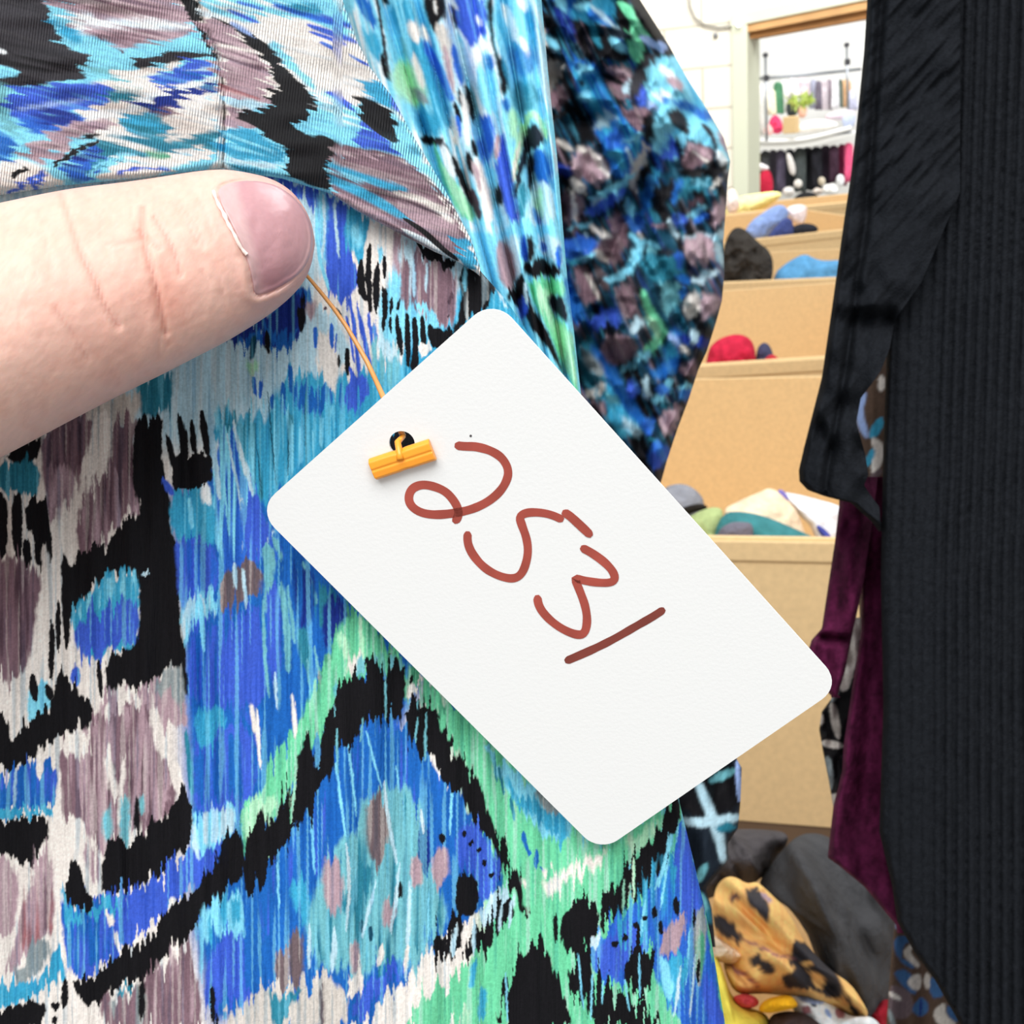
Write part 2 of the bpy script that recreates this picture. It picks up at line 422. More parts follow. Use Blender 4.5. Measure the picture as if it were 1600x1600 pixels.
D 14 2.5|-60,920 60,760 180,620 290,450 320,330 420,250 500,110 640,20 780,50 900,200 960,290 1040,350 1080,430 1130,540 1200,600 1240,700 1305,860 1200,960 1160,1010 1000,1100 930,1200 880,1250 800,1340 700,1420 620,1500 560,1640 -60,1640
I 14 4 d.35|0,900 300,450 640,40 900,200 1200,620 900,900 300,700 60,1200
A 16 6|430,680 540,560 560,420 660,380 780,390 870,460 865,560 840,700 900,800 1010,1000 960,1120 880,1230 700,1300 500,1360 300,1260 250,1080 340,800
T 16 4 d.4|430,680 660,380 870,460 840,700 1000,1000 880,1230 500,1350 250,1080
~b 10 6 w130|630,440 640,740
~p 10 5 w110|400,750 405,1010
~p 8 4 w90|960,690 960,860
~N 6 2 w60|872,580 880,820
~p 6 3 w60|830,740 838,890
~b 8 4 w80|205,1120 212,1370
~b 8 4 w80|130,1240 140,1420
~p 8 4 w70|695,940 690,1080
~p 8 4 w50|510,1180 522,1340
T 10 4|540,760 612,750 600,900 520,1010 430,1010 480,880
C 10 4|170,840 290,880 260,1090 190,1000
~K 4 1.5 w30|752,860 750,940
~t 4 1.5 w26|595,1080 600,1160
~t 4 1.5 w20|550,1060 545,1130
~c 3 1.2 w13|480,140 500,320 525,520
~c 3 1.2 w15|415,250 440,420 465,620
~c 3 1.2 w15|285,480 295,640 305,820
~P 3 1.5 w18|665,330 690,540 735,770
~c 3 1.2 w11|575,80 610,220 655,370
~c 3 1.2 w11|730,260 745,400
~c 3 1.2 w15|1035,260 1020,420 1008,600
~P 3 1.5 w16|625,850 590,980 555,1150
~P 3 1.5 w16|745,770 730,940 700,1120
~P 3 1.5 w20|800,850 795,1100 778,1370
~P 3 1.5 w18|280,1080 275,1310
~P 3 1.5 w16|470,660 490,900 470,1100
~P 3 1.5 w16|860,480 870,600
~c 3 1.2 w12|110,740 120,1000
~c 3 1.2 w10|900,900 895,1160
~P 4 2 w30|410,1130 400,1330
~c 3 1.2 w10|1120,540 1115,800
K 17 1.5|-60,600 0,560 50,485 80,520 130,440 172,350 180,560 202,600 230,200 290,110 322,330 340,70 420,-20 560,-20 520,120 420,190 400,290 340,350 290,440 270,490 190,600 170,650 90,740 40,880 -60,940
~A 3 1 w12|420,60 425,300
~A 3 1 w10|555,0 545,120
~G 3 1 w12|210,250 180,560
K 15 1.5|770,-20 930,-20 970,60 1030,120 1060,190 1130,260 1170,340 1200,450 1240,560 1300,680 1350,800 1400,900 1440,1000 1420,1060 1370,1000 1340,890 1290,850 1250,700 1200,600 1140,530 1070,400 1030,340 960,290 900,200 860,200 800,100
~A 3 1 w14|885,0 880,240
~A 3 1 w12|840,0 830,130
I 9 3|1140,560 1200,620 1295,840 1200,945 1160,985 1160,850 1050,780 1035,600
K 5 1.5|1038,820 1155,815 1162,980 1110,1045 1038,1020
~K 2 1 w34|970,610 970,655
~K 2 1 w28|1085,595 1085,625
~K 2 1 w28|1120,660
~K 2 1 w26|1160,690
~K 2 1 w28|1190,745 1190,775
~K 2 1 w28|1225,815
P 9 3|1170,980 1290,885 1355,915 1345,1000 1260,1065 1165,1090
K 15 1.2|930,1170 1000,1100 1040,1025 1110,1050 1080,1150 1160,1120 1260,1005 1320,980 1355,1060 1300,1110 1250,1185 1150,1265 1050,1235 950,1285 915,1230
~P 5 1.5 w26|1045,1110 1020,1260
~W 5 1.5 w26|1090,1070 1080,1220
~P 5 1.5 w20|1140,1070 1130,1210
~P 4 1.5 w14|1280,980 1265,1120
~P 4 1.5 w14|1330,960 1320,1100
W 9 2|490,1360 560,1290 555,1430 470,1490
~W 5 2 w26|1005,1240 990,1410
~W 6 2 w30|660,1180 640,1290
~W 5 2 w20|790,1210 775,1330
I 10 2.5|560,1380 700,1330 785,1295 700,1420 620,1490 550,1570 490,1570
S 12 3|-60,1500 60,1390 200,1440 280,1350 380,1290 425,1400 480,1450 480,1560 440,1640 -60,1640
~b 8 3 w20|340,1380 345,1600
T 9 3|50,1380 160,1480 255,1370 190,1500 110,1640
G 14 2|930,-20 1110,-20 1170,100 1220,250 1300,420 1400,560 1600,640 1640,1010 1540,1060 1500,1200 1640,1420 1640,1640 1540,1400 1500,1230 1460,1140 1400,1200 1380,1260 1310,1330 1270,1430 1230,1640 1150,1640 1150,1470 1100,1500 1000,1570 950,1640 760,1640 830,1500 900,1420 1000,1380 1100,1280 1200,1220 1330,1100 1400,1060 1440,1000 1400,880 1330,720 1250,540 1180,350 1080,190 1000,90
c 8 3|1170,110 1300,240 1450,380 1640,520 1640,650 1560,650 1470,590 1400,500 1330,400 1260,280
C 9 3|1280,280 1420,430 1640,510 1620,650 1500,600 1400,470 1310,380
Y 6 4|1440,400 1500,360 1640,490 1520,505
~D 3 1 w26|1392,610 1400,670 1432,715
~D 3 1 w24|1462,695 1458,790
~D 3 1 w24|1480,790 1510,810
~T 5 1 w18|1265,270 1290,400
~T 5 1 w20|1325,430 1345,550
~T 5 1 w14|1240,200 1250,330
W 9 5|1370,860 1450,860 1560,790 1640,770 1640,880 1500,955 1430,935
~C 7 3 w40|1190,1420 1170,1560
~C 5 2 w30|1140,1300 1120,1420
@ 760 1120 .3
G 14 2|440,640 560,690 640,650 760,580 880,500 945,455 905,620 800,720 760,800 600,920 560,960 440,980 380,1080 350,1180 390,1290 460,1440 540,1530 570,1640 440,1640 390,1420 330,1250 250,1150 200,1000 180,860 330,800
g 9 5|720,640 900,520 900,600 800,690 740,700
W 8 5|280,860 380,820 540,720 640,690 560,790 420,850 330,940
K 13 1.2|1000,400 1015,560 960,640 950,740 900,860 830,920 775,970 768,830 720,1010 680,1040 640,1100 600,1115 588,1000 640,920 700,830 742,750 790,690 860,640 900,550 950,460
~g 3 1 w14|765,740 770,940
~g 3 1 w14|715,840 715,1000
K 9 1.2|385,1195 378,1090 420,1005 460,970 560,930 592,1000 580,1095 530,1170 500,1235 440,1250
~K 4 1 w26|360,1040 360,1180
B 13 2|1005,540 1062,650 1095,800 1135,1000 1165,1200 1205,1400 1260,1640 1050,1640 980,1560 900,1400 860,1290 870,1150 720,1350 690,1430 620,1370 560,1330 525,1200 590,1110 640,1100 700,1030 780,960 900,860 960,740
I 11 3|1010,560 1085,800 1115,1000 1060,1100 1000,950 975,750
I 10 3|540,1200 640,1130 780,1060 870,1150 740,1260 700,1360 580,1320
C 12 3 d.42|640,1100 960,640 1000,900 900,1200 700,1200
~c 4 1.2 w22|965,600 930,760 880,900
~c 3 1.2 w12|950,740 905,1000
~c 3 1.2 w14|830,950 800,1150
~c 3 1.2 w10|1060,1100 1040,1400
~P 6 2 w40|590,1120 540,1200
p 9 3|895,1185 1030,990 1045,1120 960,1255 905,1245
Y 8 3|1110,990 1155,1050 1135,1250 1100,1420 1075,1200 1080,1050
E 9 3 d.5|1110,1100 1150,1150 1110,1420 1080,1300
C 10 3|890,1350 1000,1240 1065,1250 1000,1510 930,1510
~c 6 3 w60|920,1260 960,1450
~P 4 1.5 w16|1010,1300 980,1560
~P 3 1.2 w12|1090,1240 1060,1560
I 9 3|1150,1290 1260,1640 1180,1640 1115,1450
~K 3 1 w20|1105,1260 1100,1380
~K 3 1 w18|1082,1000 1080,1090
~K 2 1 w38|670,1185
~K 2 1 w38|720,1135 722,1165
~K 2 1 w34|780,1085
~K 2 1 w30|825,1050
~K 2 1 w30|875,995 875,1045
~K 2 1 w24|905,1060 912,1130
~K 2 1 w34|990,940 990,1020
K 13 1.2|738,1240 780,1205 885,1195 870,1320 830,1470 760,1460 708,1350
K 16 1.2|500,1210 530,1225 550,1340 600,1380 640,1400 690,1430 770,1460 820,1500 870,1540 940,1640 560,1640 540,1500 470,1460 430,1380 425,1280 480,1230
~c 3 1 w10|478,1240 505,1520
~c 3 1 w10|552,1330 542,1580
~c 3 1 w10|720,1360 745,1520
~c 3 1 w8|610,1380 600,1500
~c 3 1 w10|795,1230 800,1450
K 17 1.2|30,1640 110,1400 180,1280 260,1130 322,1220 372,1400 435,1530 440,1640
~c 3 1 w10|100,1330 108,1580
"""  # one small black patch lies right behind the tag hole
BAND = """
@ 0 0 .2125 78
c 0 4|-100,-100 1600,-100 1600,1600 -100,1600
W 10 8|600,560 1600,560 1600,1100 900,1240 600,900
k 8 1.5|-100,-100 300,-30 360,110 430,250 480,330 580,390 650,385 672,450 630,500 675,550 550,590 300,630 100,655 40,620 -100,650
K 14 8 d.5|-100,300 600,420 550,590 100,650 -100,640
~w 4 2 w34|-40,365 45,385
c 10 2|-60,470 100,500 145,540 60,565 -60,580
~k 10 3 w30|-60,580 300,580
A 10 6|-60,590 100,640 70,700 90,950 140,1030 60,1000 -60,900
c 14 3|310,20 380,60 560,80 600,200 700,280 830,310 880,370 1000,430 1000,520 900,550 660,560 630,510 680,440 640,385 560,375 480,315 430,235 370,120
C 10 5|385,130 500,190 640,290 560,330 440,250
A 12 5|680,480 900,500 880,560 680,560
p 18 4|400,-60 1330,-60 1420,150 1455,240 1250,290 1050,335 900,375 800,310 700,270 560,230 560,100 400,50
w 14 8|540,100 700,90 640,240 560,240
~w 16 6 w60|580,170 1000,175 1400,200
M 20 6 d.6|480,-60 1350,-60 1380,110 1000,110 620,70
M 20 6 d.55|640,230 1420,210 1300,280 900,340 820,290
~m 10 3 w44|330,0 520,15 800,10
~M 6 2 w30|715,250 740,290
~m 6 2 w26|870,370 890,380
K 4 1.2|1310,-40 1440,-40 1482,200 1610,440 1570,425 1500,300 1430,190 1370,100
c 14 3|1090,370 1300,300 1450,265 1505,360 1300,388 1120,425
k 8 1.2|985,470 1010,438 1200,390 1350,372 1520,388 1570,415 1400,432 1200,482 1080,515 1010,505
W 12 3|900,525 1080,515 1200,482 1390,450 1250,530 1100,570 1000,620 850,665 790,600
A 18 3 d.5|780,590 1000,570 1080,640 1000,740 800,760
I 12 3|1380,445 1560,415 1640,470 1640,530 1450,595 1200,640 1095,645 1150,560 1250,530
D 16 3 d.5|1100,640 1250,540 1600,520 1450,600
~P 10 4 w30|1430,520 1600,480
I 14 3|70,650 300,640 550,600 750,605 850,700 720,760 640,805 500,845 350,865 100,880 60,800
B 14 4|100,880 330,860 560,825 620,890 400,980 280,1000 180,930
N 16 5 d.5|120,830 560,780 600,880 300,960
~L 12 5 w34|60,800 300,770 620,730
T 16 5 d.6|740,660 1080,690 1000,740 860,770
~w 10 5 w60|640,862 850,842 1050,755 1250,690 1620,555
N 14 3|1040,785 1200,720 1400,640 1620,595 1620,660 1500,720 1350,790 1250,850 1160,855 1140,790
M 12 5|1140,800 1320,780 1240,880 1150,850
W 14 4|1250,870 1400,780 1620,645 1620,850 1400,880 1270,930
R 18 5 d.28|1250,870 1620,690 1620,850 1300,890
C 14 4|850,870 1000,820 1130,825 1180,900 1270,925 1200,1000 1000,1010 930,945
T 16 4 d.5|850,870 1130,830 1260,930 1000,1010
p 14 4|130,1150 250,1020 450,950 640,885 850,875 930,940 700,975 560,1030 440,1150 380,1240 300,1200 200,1155
M 16 5 d.5|160,1130 640,900 860,890 560,1030 300,1180
T 14 4|720,985 1000,1000 1250,990 1500,975 1620,950 1620,1130 1500,1080 1300,1100 1150,1125 1000,1065 850,1015
~W 10 5 w50|1230,1030 1400,980 1620,890
~K 4 2 w30|580,1012 720,990
B 12 3|420,1245 540,1150 700,1055 860,1090 800,1150 700,1230 640,1330 540,1340 480,1310
N 12 4 d.5|440,1240 700,1060 820,1110 560,1330
T 12 3|700,1040 850,1038 950,1078 1100,1128 1210,1150 1100,1172 900,1120 800,1170 660,1290 640,1250 760,1130
~K 4 1.5 w40|400,1225 520,1130 720,1035
W 12 4|880,1140 1100,1180 1300,1140 1480,1055 1560,1120 1450,1200 1300,1225 1150,1225 1000,1170
~E 10 4 w44|1030,1115 1120,1140 1220,1140
~c 6 3 w30|650,1290 760,1190 880,1135 1000,1140
W 10 3|700,1325 900,1190 1100,1205 1310,1245 1200,1300 900,1330
~I 10 3 w34|880,1280 1060,1225 1200,1240
W 10 4|-60,1260 100,1165 200,1185 320,1225 400,1260 470,1310 380,1410 200,1450 -60,1500
K 3 1.2|65,1310 105,1250 192,1212 175,1262 100,1315
~I 6 3 w44|50,1440 240,1300 310,1260
I 8 3|190,1420 280,1300 365,1275 300,1380
D 10 4|-80,890 60,1000 125,1040 135,1100 60,1180 -80,1250
@ 300 0 .2125 70
W 0 2|40,-60 90,200 200,450 238,700 238,1250 200,1700 1700,1700 1700,-60
c 0 8|240,880 900,600 1700,900 1700,1700 900,1700 240,1300
~K 0 1.5 w14|36,-60 90,200 205,450 236,700 240,1000 225,1260
p 14 3|50,105 200,140 300,220 420,320 520,440 595,520 580,600 665,620 560,650 540,765 520,795 400,785 228,705 218,480 135,320
R 22 4 d.4|225,540 560,560 545,740 240,700
M 20 4 d.35|100,200 400,320 560,540 230,560
~W 10 4 w24|190,330 460,375
w 10 2|45,55 240,85 262,150 60,120
P 12 3|228,692 420,722 545,772 500,805 228,775
p 12 3|228,785 480,805 320,850 520,930 400,965 235,935
K 11 1.2|185,135 300,178 420,238 520,308 620,388 700,488 760,578 862,640 902,740 892,830 820,890 735,900 735,940 830,958 820,990 960,985 1080,1048 1105,1100 1050,1150 1040,1200 1010,1262 1045,1405 940,1392 820,1332 680,1295 668,1200 690,1080 560,1042 480,930 290,858 400,800 535,790 560,640 650,622 560,560 605,512 520,420 400,310 280,210
C 12 2.5|228,945 400,950 500,968 560,1042 690,1080 680,1205 500,1185 235,1165
c 14 3 d.5|228,945 560,1042 680,1150 240,1100
~P 8 3 w40|235,1180 660,1225
C 12 3|240,1195 500,1245 665,1275 400,1285
T 12 3 d.5|230,1180 665,1260 400,1290
c 12 3|868,640 960,690 1100,760 1205,840 1330,900 1250,960 1150,1035 1000,992 840,985 735,935 892,890 905,740
w 14 6 d.5|880,660 1100,770 1250,900 1000,900
I 12 3|1200,838 1300,918 1400,998 1500,1088 1640,1170 1500,1135 1300,1085 1120,1055 1250,960
M 14 3|1055,1080 1300,1090 1500,1140 1640,1200 1640,1640 1500,1640 1300,1570 1035,1410 1018,1280 1050,1180
~p 10 4 w60|1090,1130 1350,1160 1600,1240
~W 8 3 w30|1380,1150 1600,1215
~c 12 4 w56|1050,1195 1250,1245 1640,1345
~C 12 4 w44|1250,1290 1640,1400
~C 10 4 w64|1035,1310 1300,1405 1640,1560
~p 10 3 w56|1050,1420 1300,1530 1400,1580
W 6 2|450,180 700,120 1190,285 1310,400 1450,600 1240,605 1255,745 1205,795 1000,672 850,582 700,452 560,292
~c 6 4 w64|590,310 780,520 900,650
~L 6 3 w30|300,170 500,280
c 14 3|40,-60 1110,-60 1200,200 1180,295 1000,205 800,135 600,105 450,185 250,120 50,60
w 18 5 d.5|40,-40 600,0 900,120 600,100 250,120
~I 8 2 w24|320,10 560,80
~I 8 2 w28|210,50 480,165
~B 8 3 w50|590,30 900,130 1190,195
~I 8 2 w28|920,95 1190,210
~I 8 2 w44|850,185 1190,300
~I 8 1.5 w28|890,240 1140,330
~I 6 1.5 w28|940,305 1095,385
~I 6 1.2 w22|1145,400 1300,485
~I 5 1.2 w16|1060,410 1100,430
C 12 4|610,10 900,20 970,80 800,85
K 9 1.2|1222,775 1275,715 1380,755 1508,832 1480,880 1540,990 1500,1068 1420,1015 1300,922 1205,855
C 10 3|1235,615 1400,585 1480,680 1530,780 1505,825 1380,757 1280,712
c 10 3|1490,845 1640,950 1640,1240 1500,1095 1540,1000
I 6 3|1440,670 1540,780 1660,940 1520,830 1470,760
~I 6 2 w40|1000,675 1100,728 1225,825
@ 440 260 .225 62
M 10 3|340,-80 900,-80 1300,480 1260,640 1000,560 800,470 360,200
~C 10 4 w60|340,-10 700,125 920,190
~C 10 3 w70|340,90 600,200 850,355
~c 8 3 w30|340,40 600,110
p 10 4|780,170 1000,180 1200,360 1260,560 1150,545 1000,445 850,335
~W 10 4 w50|800,190 1000,230 1180,380
~m 12 3 w30|640,180 900,250 1100,340
~p 8 3 w70|370,190 600,310 840,450
~M 10 2 w20|700,380 840,450
c 10 3|880,-40 1000,-40 1100,80 1180,190 1290,370 1230,300 1110,180 1000,60
~m 8 2 w24|900,10 1090,170 1260,400
C 10 3|1235,480 1345,530 1355,690 1335,745 1235,665 1190,560
~w 5 2 w40|850,445 1050,545 1240,665
~K 3 1 w38|855,365 1000,460 1100,560 1230,655
"""

BACK = """
@ 560 0 .2125
P 0 6|-200,-200 1500,-200 1500,1700 -200,1700
c 14 8 d.55|-200,-200 1500,-200 1500,1700 -200,1700
w 14 8 d.35|-200,-200 1500,-200 1500,1700 -200,1700
D 6 3|-50,-60 60,-60 150,200 120,200 20,90
C 8 4|40,150 170,300 160,470 100,400 20,250
K 3 1.5|170,360 215,480 235,640 160,490
~k 3 1.5 w26|130,-60 165,180 205,420 235,600
c 8 5|180,-60 480,-60 560,230 640,520 690,800 640,1000 440,990 330,800 260,600 210,300
C 10 5 d.5|200,0 480,0 600,500 660,900 500,980 300,640
g 10 8|230,480 400,440 480,600 510,720 380,790 270,660
~g 8 6 w70|330,520 400,600
~W 6 4 w80|380,160 440,300
~W 6 4 w44|465,190 515,310
~W 6 4 w50|395,390 480,650
~Y 6 4 w60|400,640 500,760
~C 6 4 w80|450,300 560,600 660,930
~A 6 4 w40|320,280 350,420
C 8 6|420,800 560,830 650,960 560,1005 430,985
~B 6 3 w66|480,310 620,560 690,760
K 6 3|465,-60 640,-60 645,180 600,120 560,235 505,150
~W 3 2 w18|560,0 570,90
~K 3 2 w40|185,-20 215,30
S 6 4|560,200 640,150 685,350 705,600 750,790 700,700 640,500 600,350
~p 6 4 w44|630,340 690,620
I 8 4|640,-60 910,-60 965,200 885,335 800,335 720,200 700,150
~w 4 3 w26|730,225 800,330
~w 4 3 w34|660,-20 725,70
~w 4 3 w28|865,110 905,190
~k 4 3 w24|690,40 715,200
~B 6 3 w56|695,340 765,620
~P 6 4 w66|740,300 860,660
~c 6 4 w80|900,520 960,800
c 8 5|860,520 1000,480 1045,700 980,860 880,750
~w 6 5 w110|840,430 960,320
~D 6 5 w60|960,420 985,520
B 8 5|825,900 960,820 1015,960 965,1180 930,1240 870,1080
~c 4 4 w60|850,880 880,1020
~k 3 2 w30|738,660 762,800
~K 4 2.5 w56|795,640 845,880
~K 4 2 w40|708,760 755,910
~B 4 2 w44|728,870 742,1010
~W 4 3 w50|765,690 800,900 800,1060
~W 4 3 w40|690,850 720,1050
K 5 2|445,1000 560,988 645,1020 560,1065 480,1065
k 5 4|540,1030 640,1040 700,1150 620,1100
G 6 4|555,1090 620,1200 700,1340 800,1440 870,1620 780,1620 700,1500 600,1300
g 5 4|590,1180 680,1310 790,1450 840,1620 800,1620 690,1440
~w 5 3 w50|620,1080 720,1300
~K 5 3 w54|695,1160 760,1320 840,1500
~K 5 3 w56|795,1120 845,1280
~K 4 3 w44|845,1040 865,1150
~m 5 3 w60|830,1390 890,1600
~W 6 4 w90|870,1190 930,1420 960,1600
~p 5 4 w40|850,1200 900,1400
I 7 4|1060,940 1112,1100 1135,1350 1180,1620 1100,1620 1000,1300 1020,1150
~K 5 4 w66|1015,1360 1045,1500
~c 5 4 w50|990,1250 1010,1380
~p 4 3 w40|1030,1000 1010,1160
K 5 4|935,-60 985,-60 995,260 1020,400 1100,470 1125,620 1112,720 1050,700 1035,560 1000,420 955,200
c 6 4|985,-60 1280,-60 1300,400 1350,750 1385,1000 1445,1640 1170,1640 1130,1330 1060,900 1060,710 1112,660 1090,450 1012,350
C 8 5 d.5|985,-60 1280,-60 1340,700 1100,700
~w 5 4 w64|1070,30 1120,150 1150,290
~w 5 4 w44|1185,270 1260,420
~w 5 4 w70|1190,-30 1220,60
D 7 6 a.7|1115,340 1285,370 1315,500 1200,570 1125,470
T 8 6 a.8|1125,610 1305,610 1345,760 1200,850 1135,760
g 6 6|1090,750 1185,850 1160,1060 1105,1000
~D 6 6 w60|1080,720 1090,800
~g 4 3 w56|1135,1310 1200,980 1260,830 1340,875 1378,1010
~S 3 3 w26|1130,1330 1190,1050
Z 5 4|1140,1380 1210,1050 1245,925 1335,925 1395,1080 1290,1105 1225,1200 1180,1420 1150,1460
D 6 5|1255,1130 1392,1095 1425,1300 1405,1420 1285,1300
~Z 4 3 w50|1270,1140 1265,1400
~T 5 4 w60|1210,1350 1200,1600
P 6 5|1290,1340 1425,1340 1455,1640 1225,1640 1255,1450
~g 5 5 w50|1330,1380 1340,1600
~I 5 4 w40|1290,1540 1320,1640
@ 800 380 .2125
P 6 4|-100,-60 60,-60 60,170 20,300 -40,360
p 6 4|-120,-40 0,40 40,260 -20,360 -120,200
~B 4 3 w60|95,-40 100,130
K 5 4|105,-60 160,-60 170,140 110,150
P 6 4|195,-60 355,-60 370,190 280,120 195,60
~B 4 3 w50|340,20 345,180
~I 4 3 w40|220,0 240,60
K 6 4|75,170 200,105 355,175 365,255 110,265
G 8 4|105,260 365,260 405,340 395,415 340,395 280,385 280,500 420,620 455,680 445,780 495,1060 470,1100 420,1010 370,880 320,760 240,580 150,420
g 6 5|200,340 280,330 260,480 400,640 440,700 440,780 480,1060 440,1020 340,760 260,560 170,400
Z 5 4|265,390 330,380 395,410 425,610 360,560 280,490
K 5 3|-60,400 0,350 60,190 110,280 140,450 240,600 320,780 390,970 340,900 250,760 150,640 110,560 60,480
~I 4 3 w64|80,400 80,540
~P 3 2 w24|95,290 105,440
~D 5 4 w60|400,260 440,460 470,600
"""  # black crease and fold-valley lines paint the folds' shade into this print
